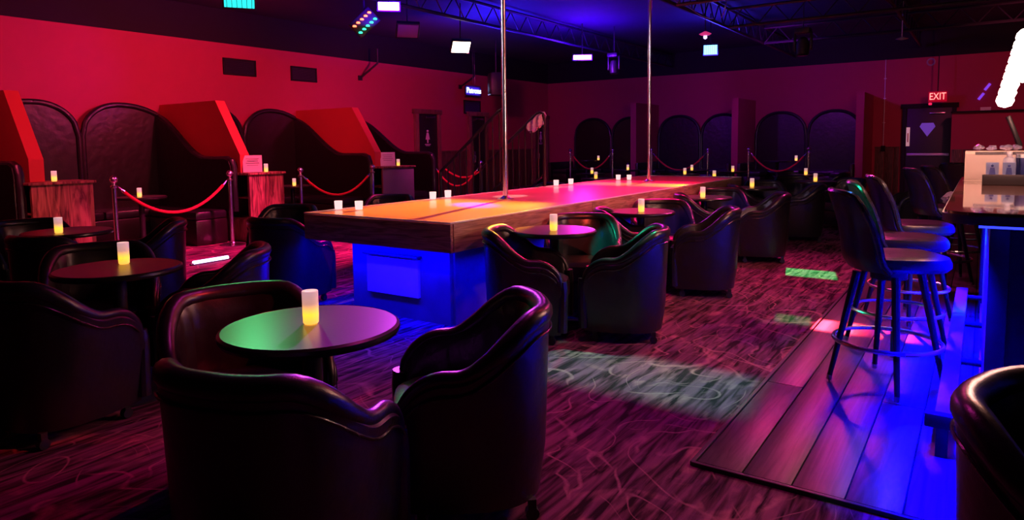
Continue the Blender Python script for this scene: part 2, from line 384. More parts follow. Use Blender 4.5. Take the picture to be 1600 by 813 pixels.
def thing(name, label, cat, loc=(0, 0, 0), rz=0, group=None):
    o = bpy.data.objects.new(name, None); C.objects.link(o); o.empty_display_size = .1
    o.location = loc; o.rotation_euler = (0, 0, rz); o['label'] = label; o['category'] = cat
    if group: o['group'] = group
    return o
def tag(o, label, cat, group=None):
    o['label'] = label; o['category'] = cat
    if group: o['group'] = group
    return o
def struct(name, bm, m, smooth=False):
    o = obj(name, bm, m, None, smooth); o['kind'] = 'structure'; return o
def dup(root, loc, rz, label, group=None):
    r = root.copy(); C.objects.link(r); r.location = loc; r.rotation_euler = (0, 0, rz); r['label'] = label
    if group: r['group'] = group
    for ch in list(root.children):
        c = ch.copy(); C.objects.link(c); c.parent = r
        for g in list(ch.children):
            d = g.copy(); C.objects.link(d); d.parent = c
    return r
def box(name, c, s, m, parent=None, bev=0, rot=None, smooth=True):
    return obj(name, add_box(new(), c, s, rot, bev), m, parent, smooth)
def text_mesh(name, body, size, m, parent, M, depth=.004):
    cu = bpy.data.curves.new(name, 'FONT'); cu.body = body; cu.size = size; cu.extrude = depth; cu.align_x = 'CENTER'; cu.align_y = 'CENTER'
    t = bpy.data.objects.new(name, cu); C.objects.link(t)
    me = bpy.data.meshes.new_from_object(t); bpy.data.objects.remove(t); me.materials.clear(); me.materials.append(m)
    me.transform(M)
    o = bpy.data.objects.new(name, me); C.objects.link(o); o.parent = parent; return o
def face_mat(loc, nx):
    """matrix that stands text up; nx = 'x+' faces +X, 'y-' faces -Y"""
    if nx == 'x+': R = Matrix(((0, 0, 1), (1, 0, 0), (0, 1, 0))).to_4x4()
    else: R = Matrix(((1, 0, 0), (0, 0, -1), (0, 1, 0))).to_4x4()
    return Matrix.Translation(Vector(loc)) @ R

# ------------------------------------------------------------------ the setting
XL, YB, XR, YF, ZW, ZC = -10.9, 17.8, 4.5, -3.0, 3.17, 3.75
struct('floor', add_box(new(), ((XL+XR)/2, (YB+YF)/2, -.05), (XR-XL+.4, YB-YF+.4, .1)), M_CARPET)
struct('ceiling', add_box(new(), ((XL+XR)/2, (YB+YF)/2, ZC+.05), (XR-XL+.4, YB-YF+.4, .1)), M_CEIL)
wall_left = struct('wall_left', add_box(new(), (XL-.1, (YB+YF)/2, ZW/2), (.2, YB-YF+.4, ZW)), M_WALL)
wall_back = struct('wall_back', add_box(new(), ((XL+XR)/2, YB+.1, ZW/2), (XR-XL+.4, .2, ZW)), M_WALL)
struct('wall_right', add_box(new(), (XR+.1, (YB+YF)/2, ZW/2), (.2, YB-YF+.4, ZW)), M_BLACKW)
struct('wall_front', add_box(new(), ((XL+XR)/2, YF-.1, ZW/2), (XR-XL+.4, .2, ZW)), M_BLACKW)
bm = new()
add_box(bm, (XL-.1, (YB+YF)/2, (ZW+ZC)/2), (.2, YB-YF+.4, ZC-ZW)); add_box(bm, ((XL+XR)/2, YB+.1, (ZW+ZC)/2), (XR-XL+.4, .2, ZC-ZW))
add_box(bm, (XR+.1, (YB+YF)/2, (ZW+ZC)/2), (.2, YB-YF+.4, ZC-ZW)); add_box(bm, ((XL+XR)/2, YF-.1, (ZW+ZC)/2), (XR-XL+.4, .2, ZC-ZW))
struct('trim_1', bm, M_BLACKW)
# wood strip along the bar: planks
strip = struct('trim_2', add_box(new(), (.32, 9.2, .002), (2.56, 13.0, .006)), mat('strip_underlay', (.01, .01, .01), .9))
PW, PL = .19, 3.3
pl_mesh = None
for i in range(13):
    x = -.955+.01+PW*(i+.5)
    if x > 1.5: break
    y = 2.72
    first = True
    while y < 15.6:
        ln = (PL*(.35+.3*(i*7 % 3)) if first else PL)
        first = False
        if x > .35 and y > 4.6: break
        if pl_mesh is None:
            o = obj('plank', add_box(new(), (0, 0, 0), (PW-.006, 1, .012), None, .002), M_PLANK, strip, True); pl_mesh = o.data
        else:
            o = bpy.data.objects.new('plank', pl_mesh); C.objects.link(o); o.parent = strip
        ln = min(ln, 15.65-y)
        o.location = (x, y+ln/2, .010); o.scale = (1, ln-.006, 1)
        y += ln
tag_edge = struct('trim_3', add_box(new(), (-.957, 9.2, .008), (.02, 13.0, .022), None, .003), M_STEEL)
struct('trim_4', add_box(new(), (.32, 2.705, .008), (2.56, .02, .022), None, .003), M_STEEL)
# raised platform of the back booths
struct('floor_back_platform', add_box(new(), (-6.4, 16.75, .09), (8.9, 2.1, .18), None, .01), M_CARPET)
# wainscot on the left wall beyond the booths, and at the exit
def wainscot(parent, y0, y1, x, z, along='y', step=.19):
    k = 0; t = y0
    src = None
    while t < y1-.05:
        wdt = min(step, y1-t)
        s = (.02, wdt-.01, z) if along == 'y' else (wdt-.01, .02, z)
        if src is None or wdt < step-1e-6:
            o = obj('wainscot_plank', add_box(new(), (0, 0, z/2), s, None, .003), M_WAINS, parent, True)
            if src is None: src = o.data
        else:
            o = bpy.data.objects.new('wainscot_plank', src); C.objects.link(o); o.parent = parent
        o.location = (x, t+wdt/2, 0) if along == 'y' else (t+wdt/2, x, 0)
        t += step
wainscot(wall_left, 10.35, 11.75, XL+.01, 1.20)
wainscot(wall_left, 12.75, 13.75, XL+.01, 1.20)
wainscot(wall_left, 14.7, 16.9, XL+.01, 1.20)
box('wainscot_cap', (XL+.015, 13.7, 1.215), (.035, 6.5, .03), M_DOORF, wall_left)
wainscot(wall_back, -2.05, -1.55, YB-.01, 1.17, 'x')
box('wainscot_cap', (-1.8, YB-.015, 1.185), (.5, .035, .03), M_WAINS, wall_back)

# doors ------------------------------------------------------------
def side_door(n, y0, y1, zt, symbol):
    d = struct('door_%d' % n, add_box(new(), (XL+.02, (y0+y1)/2, zt/2), (.05, y1-y0, zt), None, .004), M_PLAST, True)
    for yy in (y0-.05, y1+.05): box('door_jamb', (XL+.04, yy, zt/2), (.09, .1, zt), M_DOORF, d, .004)
    box('door_head', (XL+.04, (y0+y1)/2, zt+.055), (.10, y1-y0+.3, .11), M_DOORF, d, .004)
    pp = box('push_plate', (XL+.05, y0+.12, 1.0), (.01, .1, .38), M_BRUSHED, d, .003)
    bm = new(); add_tube(bm, [(XL+.05, y0+.12, .9), (XL+.10, y0+.12, .93), (XL+.10, y0+.12, 1.07), (XL+.05, y0+.12, 1.1)], .012)
    obj('door_handle', bm, M_CHROME, d)
    box('door_closer', (XL+.08, y1-.28, zt-.08), (.05, .3, .06), M_BRUSHED, d, .008)
    if symbol:
        bm = new(); yc = (y0+y1)/2-.02; x = XL+.052
        add_lathe(bm, [(0, -.03), (.02, -.022), (.03, 0), (.02, .022), (0, .03)], (x, yc, 1.70), 12)
        add_prism(bm, [(yc-.03, 1.66), (yc+.03, 1.66), (yc+.075, 1.50), (yc+.02, 1.50), (yc+.02, 1.42), (yc-.02, 1.42), (yc-.02, 1.50), (yc-.075, 1.50)], 'x', x-.003, x+.004)
        add_box(bm, (x, yc, 1.385), (.006, .2, .018)); add_box(bm, (x, yc, 1.355), (.006, .14, .012))
        s = obj('restroom_symbol', bm, M_TEXT, d, False)
    return d
side_door(1, 11.92, 12.60, 2.10, True)
side_door(2, 13.92, 14.52, 2.10, False)
side_door(3, 17.0, 17.6, 2.10, True)
# exit door in the back wall
d = struct('door_4', add_box(new(), (-1.0, YB-.03, 1.03), (.86, .05, 2.06), None, .004), mat('dark_violet_door', (.022, .018, .03), .5, noise=.1), True)
for xx in (-1.47, -.53): box('door_jamb', (xx, YB-.04, 1.03), (.08, .09, 2.06), M_BLACKW, d, .004)
box('door_head', (-1.0, YB-.04, 2.10), (1.1, .09, .1), M_BLACKW, d, .004)
box('push_bar', (-1.0, YB-.09, 1.02), (.80, .05, .06), mat('pale_push_bar', (.6, .55, .75), .35, .4), d, .01)
box('door_closer', (-.84, YB-.08, 1.93), (.3, .05, .035), M_BRUSHED, d, .008)
bm = new(); add_prism(bm, [(-1.13, 1.72), (-1.17, 1.64), (-1.02, 1.42), (-.87, 1.64), (-.91, 1.72)], 'y', YB-.062, YB-.056)
sd = obj('diamond_emblem', bm, mat('glowing_violet_sticker', (.35, .22, .9), .5, emis=(.2, .1, .9), es=.25), d, False); sd['label'] = 'violet diamond shape'  # sticker brightened by its own emission, no lamp in it
box('door_lite', (-1.39, YB-.06, 1.42), (.07, .012, .42), mat('pale_lit_glass', (.8, .7, .7), .3, emis=(1, .5, .5), es=.35), d, .003)  # pale panel brightened by emission of its own
box('lite_mark', (-1.39, YB-.068, 1.40), (.02, .006, .2), mat('red_mark', (.5, .02, .03), .5), d)

# half wall right of the exit with a ledge
hw = struct('wall_half', add_box(new(), (1.6, 17.2, .95), (4.3, .3, 1.90)), M_WALL)
box('ledge_cap', (1.6, 17.15, 1.915), (4.34, .42, .03), M_BLACKW, hw)
t = -.54
while t < .9:
    box('wainscot_plank', (t+.1, 17.04, .57), (.19, .02, 1.14), M_WAINS, hw, .003); t += .2

# conduit, smoke ring, EXIT sign
bm = new(); add_tube(bm, [(-1.88, YB-.03, 1.2), (-1.88, YB-.03, 3.17)], .009, 8)
t = thing('wall_conduit', 'thin pale conduit running up the back wall beside the exit door', 'conduit', (0, 0, 0))
obj('pipe', bm, M_WHITE, t)
box('switch_box', (-1.88, YB-.03, 1.16), (.09, .05, .13), M_BLACKW, t, .005)
for z in (1.75, 2.3, 2.75): box('clip', (-1.88, YB-.02, z), (.05, .03, .02), M_WHITE, t)
bm = new()
q = aty(1455, 97, YB-.02)
N_ = 20; ring = []
add_tube(bm, [(q.x+.07*math.cos(2*PI*i/N_), q.y, q.z+.07*math.sin(2*PI*i/N_)) for i in range(N_+1)], .018, 8)
tag(obj('wall_ring', bm, mat('pale_plastic', (.45, .4, .45), .5)), 'small round pale ring fixture high on the wall above the exit sign', 'fixture')
e = aty(1465, 151, 17.3)
t = thing('exit_sign', 'red lit EXIT sign hanging above the exit door', 'sign', (e.x, e.y, e.z))
box('sign_case', (0, .02, 0), (.34, .05, .22), mat('exit_case', (.2, .02, .03), .5, emis=(1, .0, .03), es=.35), t, .006)
text_mesh('exit_letters', 'EXIT', .21, glow('exit_glow', (1, .25, .22), 2.2), t, face_mat((0, -.012, 0), 'y-') @ Matrix.Diagonal((.72, 1, 1, 1)))
box('stem', (0, .03, (ZC-e.z+.11)/2), (.02, .02, ZC-e.z-.112), M_BLACKW, t)
box('lamp_head', (-.13, .0, -.15), (.06, .05, .05), glow('exit_lamp', (1, .02, .1), 1.2), t, .01)
# neon sign over the corridor
s1 = atx(732, 137, XL+.3); s2 = atx(749, 147, XL+.3)
t = thing('neon_sign', 'small blue neon sign of white lettering hanging over the second doorway', 'sign', ((s1.x+s2.x)/2, (s1.y+s2.y)/2, (s1.z+s2.z)/2))
box('sign_board', (-.03, 0, 0), (.03, .62, .25), M_PLAST, t, .004)
text_mesh('sign_letters', 'Patrons', .19, glow('neon_white', (.45, .6, 1), 7), t, face_mat((0, 0, 0), 'x+'), .006)
for yy in (-.04, .04): obj('hanging_wire', add_tube(new(), [(0, yy, .12), (0, yy, ZC-t.location.z-.02)], .004, 6), M_BRUSHED, t)
area('neon_sign_light', (XL+.32, (s1.y+s2.y)/2, (s1.z+s2.z)/2), (XL, (s1.y+s2.y)/2, (s1.z+s2.z)/2), (.08, .02, 1), 5, .6, .2)
# panel above the second door, vents, brackets, speaker
def wall_panel(name, u0, v0, u1, v1, m, label, cat, dep=.03, frame=True, slats=0):
    a = atx(u0, v0, XL+dep); b = atx(u1, v1, XL+dep)
    zc = None
    yc, h = (a.y+b.y)/2, None
    # opposite corners lie on the slanting picture rows: use the mean height
    top = (atx(u0, v0, XL+dep).z); bot = b.z
    t = thing(name, label, cat, (XL, yc, (top+bot)/2))
    W, H = b.y-a.y, top-bot
    box('back_plate', (dep*.3, 0, 0), (dep*.5, W-.02, H-.02), m, t)
    for zz in (-H/2, H/2): box('frame_rail', (dep*.5, 0, zz), (dep, W+.03, .03), M_BLACKW, t, .003)
    for yy in (-W/2, W/2): box('frame_stile', (dep*.5, yy, 0), (dep, .03, H), M_BLACKW, t, .003)
    for k in range(slats):
        z = -H/2+(k+1)*H/(slats+1)
        box('slat', (dep*.6, 0, z), (dep*.6, W-.04, .006), M_STEEL, t, 0, Matrix.Rotation(.6, 3, 'Y'))
    return t
wall_panel('wall_vent', 350, 91, 400, 119, M_PLAST, 'dark louvred vent high on the red wall, left of the two', 'vent', slats=7)
wall_panel('wall_vent', 456, 104, 495, 128, M_PLAST, 'dark louvred vent high on the red wall, right of the two', 'vent', slats=7)
wall_panel('wall_screen', 726, 157, 751, 178, mat('dark_blue_screen', (.03, .03, .09), .3), 'dark rectangular screen above the second doorway', 'screen')
for k, (u0, v0, u1, v1, lb) in enumerate(((563, 122, 590, 99, 'thin dark angled bracket rod high on the red wall'), (719, 136, 741, 120, 'thin dark angled bracket rod beside the neon sign'))):
    a = atx(u0, v0, XL+.02); b = atx(u1, v1, XL+(.35 if k == 0 else .12))
    bm = new(); add_tube(bm, [a, b, b+Vector((0, 0, .3))], .022, 8); add_box(bm, a, (.03, .1, .1))
    tag(obj('bracket_rod', bm, M_STEEL), lb, 'bracket')
a = atz(803, 128, 3.0)
t = thing('loudspeaker', 'black hanging loudspeaker with small blue lights, behind the near pole', 'speaker', (-9.3, 12.9, 2.55), -.7)
box('cabinet', (0, 0, .2), (.34, .3, .52), M_PLAST, t, .02); box('grille', (.0, -.155, .2), (.30, .02, .46), M_STEEL, t, .01)
for xx in (-.08, .06): box('indicator', (xx, -.17, -.04), (.012, .012, .012), glow('indicator_blue', (.4, .4, 1), 3), t)
obj('hanger', add_tube(new(), [(0, 0, .46), (0, 0, 1.19)], .015, 8), M_STEEL, t)

# ------------------------------------------------------------------ stage
SX0, SX1, SY0, SY1, SZ = -4.55, -3.0, 3.6, 10.5, .82
t = thing('stage', 'long runway stage with wood fascia, red orange lit top and blue lit base', 'stage', ((SX0+SX1)/2, (SY0+SY1)/2, 0))
ox, oy = (SX0+SX1)/2, (SY0+SY1)/2
hwx, hwy = (SX1-SX0)/2, (SY1-SY0)/2
box('stage_top', (0, 0, SZ-.015), (2*hwx-.05, 2*hwy-.05, .03), M_STAGE, t)
FH = .20
o = box('fascia_board', (0, -hwy+.012, SZ-FH/2-.008), (2*hwx, .03, FH), M_FASCIA, t, .003)
box('fascia_board', (0, hwy-.012, SZ-FH/2-.008), (2*hwx, .03, FH), M_FASCIA, t, .003)
for sx in (-1, 1):
    y = -hwy+.028
    for ln in (2.05, 2.4, 2*hwy-.056-4.45):
        bm = add_box(new(), (0, 0, 0), (.03, ln-.006, FH), None, .003)
        oo = obj('fascia_board', bm, M_FASCIAY, t); oo.location = (sx*(hwx-.012), y+ln/2, SZ-FH/2-.008); y += ln
for sx in (-1, 1): box('edge_trim', (sx*(hwx-.008), 0, SZ+.002), (.022, 2*hwy+.006, .012), M_TRIM, t, .003)
for sy in (-1, 1): box('edge_trim', (0, sy*(hwy-.008), SZ+.002), (2*hwx-.03, .022, .012), M_TRIM, t, .003)
bi = .30
box('base_panel', (0, -hwy+bi, .31), (2*hwx-.5, .04, .62), M_BASE, t)
for sx in (-1, 1): box('base_panel', (sx*(hwx-.25), .02, .31), (.04, 2*hwy-2*bi, .62), M_BASE, t)
box('base_panel', (0, hwy-bi, .31), (2*hwx-.5, .04, .62), M_BASE, t)
box('soffit', (0, 0, SZ-.05), (2*hwx-.08, 2*hwy-.08, .03), M_PANEL, t)
ap = box('access_panel', (-.05, -hwy+bi-.035, .33), (.56, .03, .30), M_PANEL, t, .004); ap['label'] = 'pale removable access panel'
box('access_lip', (-.05, -hwy+bi-.05, .50), (.6, .06, .02), M_BARB, t, .004)
for yy in (-2.2, 0, 2.2): box('base_seam', (hwx-.228, yy, .31), (.006, .02, .6), M_BARB, t)

# poles
def pole(x, y, label):
    t = thing('dance_pole', label, 'pole', (x, y, SZ+.002))
    H = ZC-SZ-.012
    obj('pole_tube', add_lathe(new(), [(.025, .01), (.025, H)], n=28), M_CHROME, t)
    obj('base_flange', add_lathe(new(), [(.085, 0), (.085, .008), (.05, .016), (.032, .03), (.026, .035)], n=28), M_CHROME, t)
    obj('top_flange', add_lathe(new(), [(.026, H-.12), (.04, H-.1), (.05, H-.02), (.09, H-.01), (.09, H)], n=28), M_CHROME, t)
    return t
pole(-3.85, 5.47, 'nearer chrome dance pole standing on the stage')
pole(-3.80, 8.87, 'farther chrome dance pole standing on the stage')

# stairs on the far left side of the stage
RY1, RY2 = 6.42, 7.25
t = thing('stage_stairs', 'dark steps with black steel railings on both sides climbing to the stage', 'stairs', (SX0-.02, (RY1+RY2)/2, 0))
hwid = (RY2-RY1)/2
nst = 3
for k in range(nst):
    z = SZ*(nst-k)/(nst+1); x = -.14-.27*k
    box('tread', (x, 0, z-.02), (.28, 2*hwid-.06, .04), M_WAINS, t, .004)
    box('riser', (x+.13, 0, z-.10), (.02, 2*hwid-.08, .15), M_BLACKW, t)
for sy in (-1, 1):
    yy = sy*hwid
    r = obj('stringer', add_prism(new(), [(-.02, SZ-.1), (-.02, SZ-.36), (-.88, 0), (-.88, .16)], 'y', yy-.02, yy+.02), M_BLACKW, t)
    top0, top1 = (-.03, 1.74), (-.92, 1.04)
    sl = (top0[1]-top1[1])/(top0[0]-top1[0])
    bm = new(); add_tube(bm, [(.07, yy, SZ+.01), (.07, yy, 1.68), (.055, yy, 1.73), (.02, yy, 1.755), (top0[0], yy, 1.74), (top1[0], yy, top1[1]), (top1[0], yy, .012)], .02, 10)
    hr = obj('handrail', bm, M_STEEL, t)
    bm = new(); add_tube(bm, [(.06, yy, .98), (-.86, yy, .22)], .014, 8); obj('bottom_rail', bm, M_STEEL, t)
    bm0 = None
    for k in range(9):
        x = -.02-.098*k
        zt = min(1.74, 1.74+sl*(x+.03)); zb = .98+(.76/.92)*(x-.06)
        obj('baluster', add_tube(new(), [(x, yy, zb), (x, yy, zt)], .009, 6), M_STEEL, t)
stair = t
# cloth on the far handrail
bm = new()
nU, nV = 14, 16
vs = []
for i in range(nU):
    row = []
    for j in range(nV):
        u = i/(nU-1)-.5; v = j/(nV-1)*2-1
        x = SX0-.06+u*.22+ .02*math.sin(v*4)
        a = abs(v)
        zz = 1.745+.026-a*.22*(1-.5*abs(u)) - max(0, -(x-(SX0-.05)))*.8
        yy = (RY2) + (v*.05 if a < .3 else math.copysign(.022+.018*math.sin(u*16+a*5)+.02*a, v))
        row.append(bm.verts.new((x, yy, zz)))
    vs.append(row)
for i in range(nU-1):
    for j in range(nV-1): bm.faces.new((vs[i][j], vs[i+1][j], vs[i+1][j+1], vs[i][j+1]))
cl = obj('towel', bm, M_CLOTH); md = cl.modifiers.new('thick', 'SOLIDIFY'); md.thickness = .008
tag(cl, 'violet lit white towel draped over the top of the stair railing', 'towel')

# ------------------------------------------------------------------ club chair
def smooth01(t): t = max(0, min(1, t)); return t*t*(3-2*t)
def chair_path(n=56):
    """plan of the shell centre line, facing +Y: right arm front -> back -> left arm front, with heights"""
    pts = []
    L1 = 16
    for i in range(L1):
        f = i/L1; y = .27*(1-f); x = .265+.035*math.sin(f*PI/2)
        pts.append((x, y))
    nb = n-2*L1
    for i in range(nb+1):
        a = PI*i/nb
        ca, sa = math.cos(a), math.sin(a)
        e = .82
        pts.append((.30*math.copysign(abs(ca)**e, ca), -.29*abs(sa)**e))
    for i in range(L1):
        f = (i+1)/L1; y = .27*f; x = -(.265+.035*math.cos(f*PI/2))
        pts.append((x, y))
    # arc lengths
    d = [0]
    for a, b in zip(pts, pts[1:]): d.append(d[-1]+math.hypot(a[0]-b[0], a[1]-b[1]))
    T = d[-1]; out = []
    for (x, y), s in zip(pts, d):
        q = min(s, T-s)           # distance from nearest front end
        if q < .17: h = .43+.17*math.sqrt(max(0, 1-(1-q/.17)**2))
        else: h = .60+.175*smooth01((q-.20)/.34)
        out.append((x, y, h, s/T))
    return out
def chair_normals(path):
    ns = []
    for i in range(len(path)):
        a = path[max(i-1, 0)]; b = path[min(i+1, len(path)-1)]
        t = Vector((b[0]-a[0], b[1]-a[1], 0)).normalized()
        ns.append(Vector((t.y*-1, t.x, 0)) * -1)   # outward
    # fix orientation: outward points away from the centre
    return [n if n.dot(Vector((p[0], p[1]+.0, 0))) > 0 else -n for n, p in zip(ns, path)]
def make_club_chair(label, loc, rz):
    t = thing('club_chair', label, 'chair', loc, rz, 'black leather club chairs')
    P = chair_path(); NN = chair_normals(P)
    bm = new(); rings = []
    for (x, y, h, s), n in zip(P, NN):
        c = Vector((x, y, 0))
        wr = .010*math.sin(s*120+3*math.sin(s*40))*max(0, math.sin(PI*s))**2
        sec = [(-.035, .075), (-.012, .25), (.004, h-.10), (.010, h-.055), (-.01, h-.03), (-.045, h-.03), (-.062+wr, h-.08), (-.07+wr*1.3, h-.16 if h > .6 else h-.12), (-.072, .36), (-.072, .075)]
        sec = [(o, max(min(z, h-.03), .075)) for o, z in sec]
        rings.append([bm.verts.new(c+n*o+Vector((0, 0, z))) for o, z in sec])
    for a, b in zip(rings, rings[1:]):
        k = len(a)
        for i in range(k): bm.faces.new((a[i], a[(i+1) % k], b[(i+1) % k], b[i]))
    bm.faces.new(rings[0][::-1]); bm.faces.new(rings[-1])
    obj('shell', bm, M_LEATHER, t)
    # rolled top
    bm = new()
    pr = [Vector((x, y, h-.032))-n*.018 for (x, y, h, s), n in zip(P, NN)]
    rr = [.024+.014*smooth01((h-.56)/.16) for (x, y, h, s) in P]
    add_tube(bm, pr, rr, 12); obj('top_roll', bm, M_LEATHER, t)
    bm = new(); add_tube(bm, [Vector((x, y, max(h-.088, .36)))+n*.012 for (x, y, h, s), n in list(zip(P, NN))[2:-2]], .005, 6)
    obj('piping', bm, M_PIPE, t)
    # front roll ends: upright facings
    for sx in (-1, 1): obj('arm_front', add_tube(new(), [(sx*.235, .275, .44), (sx*.24, .28, .38), (sx*.24, .275, .10)], .033, 10), M_LEATHER, t)
    # seat cushion
    bm = new(); out = []
    for i in range(32):
        a = 2*PI*i/32; ca, sa = math.cos(a), math.sin(a)
        out.append((.215*math.copysign(abs(ca)**.6, ca), .03+.27*math.copysign(abs(sa)**.6, sa)))
    rg = []
    for sc, z in ((.94, .29), (1, .31), (1, .39), (.97, .415), (.85, .432), (.5, .442), (.1, .444)):
        rg.append([bm.verts.new((px*sc, .03+(py-.03)*sc, z)) for px, py in out])
    for a, b in zip(rg, rg[1:]):
        for i in range(32): bm.faces.new((a[i], a[(i+1) % 32], b[(i+1) % 32], b[i]))
    bm.faces.new(rg[-1]); bm.faces.new(rg[0][::-1]); obj('seat_cushion', bm, M_LEATHER, t)
    box('seat_frame', (0, .03, .18), (.40, .46, .22), M_LEATHER, t, .02)
    for sx in (-1, 1):
        for sy in (-.2, .2):
            bm = new(); add_tube(bm, [(sx*.2-.016, sy, .026), (sx*.2+.016, sy, .026)], .025, 12); add_box(bm, (sx*.2, sy, .06), (.028, .028, .04))
            obj('caster', bm, M_STEEL, t)
    return t
def face(deg): return math.radians(deg-90)
chairs = [
 (-1.70, 1.23, 104, 'nearest club chair with its back to the viewer, left edge of the front group'),
 (-1.58, 2.00, -138, 'club chair right of the nearest round table, its tall back to the aisle'),
 (-2.38, 1.58, -23, 'club chair left of the nearest round table, open inner back showing red glints'),
 (-3.70, 1.42, 98, 'dark club chair at the left edge of the frame, back to the viewer'),
 (-4.33, 1.92, -23, 'club chair left of the second round table, with a red lit rim'),
 (-3.70, 2.28, -132, 'club chair right of the second round table, green glint along its arm'),
 (-5.62, 2.86, -118, 'red lit club chair in front of the left rope barrier, tall back to the stage'),
 (-5.40, 2.15, 110, 'dark club chair behind the leftmost open chair, at the candle table by the cabinet'),
 (-6.45, 2.35, -10, 'reddish club chair cut off by the left edge of the frame'),
]
for k, (gx, gy) in enumerate(((0, 0), (.02, 1.62), (0, 3.62), (.04, 5.5))):
    nm = ('first', 'second', 'third', 'fourth')[k]
    chairs += [(-2.62+gx, 3.97+gy, 25, '%s club chair in the row of left-backed chairs at the right side of the stage, counting from the near end' % nm),
               (-2.05+gx, 4.38+gy, -158, 'aisle side club chair of the %s table right of the stage, counting from the near end' % nm),
               (-2.62+gx, 4.80+gy, -60, 'club chair facing the viewer across the %s table right of the stage' % nm)]
chairs += [
 (-4.93, 3.72, 100, 'club chair with blue lit back tucked against the left near corner of the stage'),
 (-5.68, 4.25, -60, 'club chair with a red lit inner back between the cabinet and the stage corner'),
 (-5.75, 5.75, -60, 'club chair with green rim glint seen over the stage in front of the purple cabinet'),
 (-5.35, 8.6, -100, 'dark club chair behind the far end of the stage railings'),
 (-1.75, 11.5, -130, 'dark club chair at the last table before the back platform, aisle side'),
 (-2.55, 12.0, -60, 'dark club chair at the last table before the back platform, wall side'),
 (-2.3, 13.9, 180, 'dark club chair at the candle table by the third divider'),
 (-4.9, 12.6, -20, 'dark club chair beyond the stage end between two candle tables'),
 (-.75, 11.2, 200, 'dark club chair facing the far end of the bar stools'),
 (.28, 1.90, -20, 'club chair at the bottom right corner of the frame beside the foot rail'),
]
proto = None
for x, y, b, lb in chairs:
    lb = ' '.join(lb.split()[:16])
    if proto is None: proto = make_club_chair(lb, (x, y, 0), face(b))
    else: dup(proto, (x, y, 0), face(b), lb)

# ------------------------------------------------------------------ tables and candles
def make_table(label, loc):
    t = thing('round_table', label, 'table', loc, 0, 'small round cocktail tables')
    H = .72
    obj('tabletop', add_lathe(new(), [(.0, H-.022), (.305, H-.022), (.305, H), (0, H)], n=48, cap=False), M_TABLE, t)
    obj('edge_band', add_lathe(new(), [(.300, H-.032), (.312, H-.030), (.318, H-.018), (.316, H-.006), (.306, H+.001), (.303, H-.004)], n=48, cap=False), M_TABLEEDGE, t)
    obj('column', add_lathe(new(), [(.035, .03), (.035, H-.05), (.09, H-.035), (.09, H-.024)], n=20), M_STEEL, t)
    bm = add_lathe(new(), [(.22, 0), (.22, .012), (.16, .026), (.05, .04), (.045, .06)], n=28); obj('table_base', bm, M_STEEL, t)
    return t
tabs = [
 (-1.97, 1.57, 'nearest round table with a candle, green and magenta light on its top'),
 (-3.85, 1.80, 'second round table from the front with a candle, at the left'),
 (-5.96, 2.42, 'red lit round table with a candle in front of the left wooden cabinet'),
 (-2.62, 4.35, 'first round table along the right side of the stage, counting from the near end'),
 (-2.63, 5.95, 'second round table along the right side of the stage, counting from the near end'),
 (-2.66, 7.82, 'third round table along the right side of the stage, counting from the near end'),
 (-2.62, 9.75, 'fourth round table along the right side of the stage, counting from the near end'),
 (-2.17, 11.63, 'round table past the far stage end, nearest to the bar stools'),
 (-6.9, 13.0, 'candle table before the back platform under the leftmost back arch'),
 (-5.8, 11.2, 'candle table just past the stage end on its left'),
 (-4.95, 13.3, 'candle table behind the farther dance pole before the back platform'),
 (-4.0, 12.3, 'candle table directly beyond the far end of the stage'),
 (-4.41, 14.8, 'candle table in front of the second back divider'),
 (-2.74, 13.8, 'candle table in front of the rightmost back booth'),
 (-6.99, 14.99, 'candle table at the foot of the first back divider'),
 (-5.40, 15.22, 'candle table in front of the middle back booth'),
]
tp = None
for x, y, lb in tabs:
    if tp is None: tp = make_table(lb, (x, y, 0))
    else: dup(tp, (x, y, 0), 0, lb)
def make_candle(label, loc):
    t = thing('candle', label, 'candle', loc, 0, 'electric candles')
    obj('candle_cup', add_lathe(new(), [(.024, 0), (.0275, .004), (.0285, .03), (.029, .118), (.0275, .12), (.026, .116), (.026, .03), (0, .03)], n=24, cap=False), M_CANDLE, t)
    obj('flame', add_lathe(new(), [(0, .03), (.006, .036), (.007, .045), (.003, .058), (0, .064)], n=10), M_FLAME, t)
    return t
def c_at(u, v, z): p = atz(u, v, z); return (p.x, p.y, z)
TZ = .722
cands = [
 (c_at(486, 505, TZ), 'candle on the nearest round table'),
 (c_at(194, 412, TZ), 'candle on the second round table at the left'),
 (c_at(92, 364, TZ), 'candle on the red lit table before the left cabinet'),
 (c_at(865, 360, TZ), 'candle on the first table right of the stage'),
 (c_at(1002, 331, TZ), 'candle on the second table right of the stage'),
 (c_at(1098, 308.5, TZ), 'candle on the third table right of the stage'),
 (c_at(1175, 292, TZ), 'candle on the fourth table right of the stage'),
 (c_at(1274, 283, TZ), 'candle on the last table near the bar stools'),
 (c_at(925, 271, TZ), 'candle below the leftmost back booth'),
 (c_at(931, 279, TZ), 'candle just past the stage end on its left'),
 (c_at(981, 265.5, TZ), 'candle at the foot of the first back divider'),
 (c_at(1081, 266, TZ), 'candle in front of the middle back booth, right of the farther pole'),
 (c_at(1070, 272, TZ), 'candle right of the farther pole before the back platform'),
 (c_at(1116, 277, TZ), 'candle just beyond the far end of the stage'),
 (c_at(1145, 268, TZ), 'candle in front of the second back divider'),
 (c_at(1259, 273, TZ), 'candle on the table before the rightmost back booth'),
]
cp = None
for loc, lb in cands:
    if cp is None: cp = make_candle(lb, loc)
    else: dup(cp, loc, 0, lb)

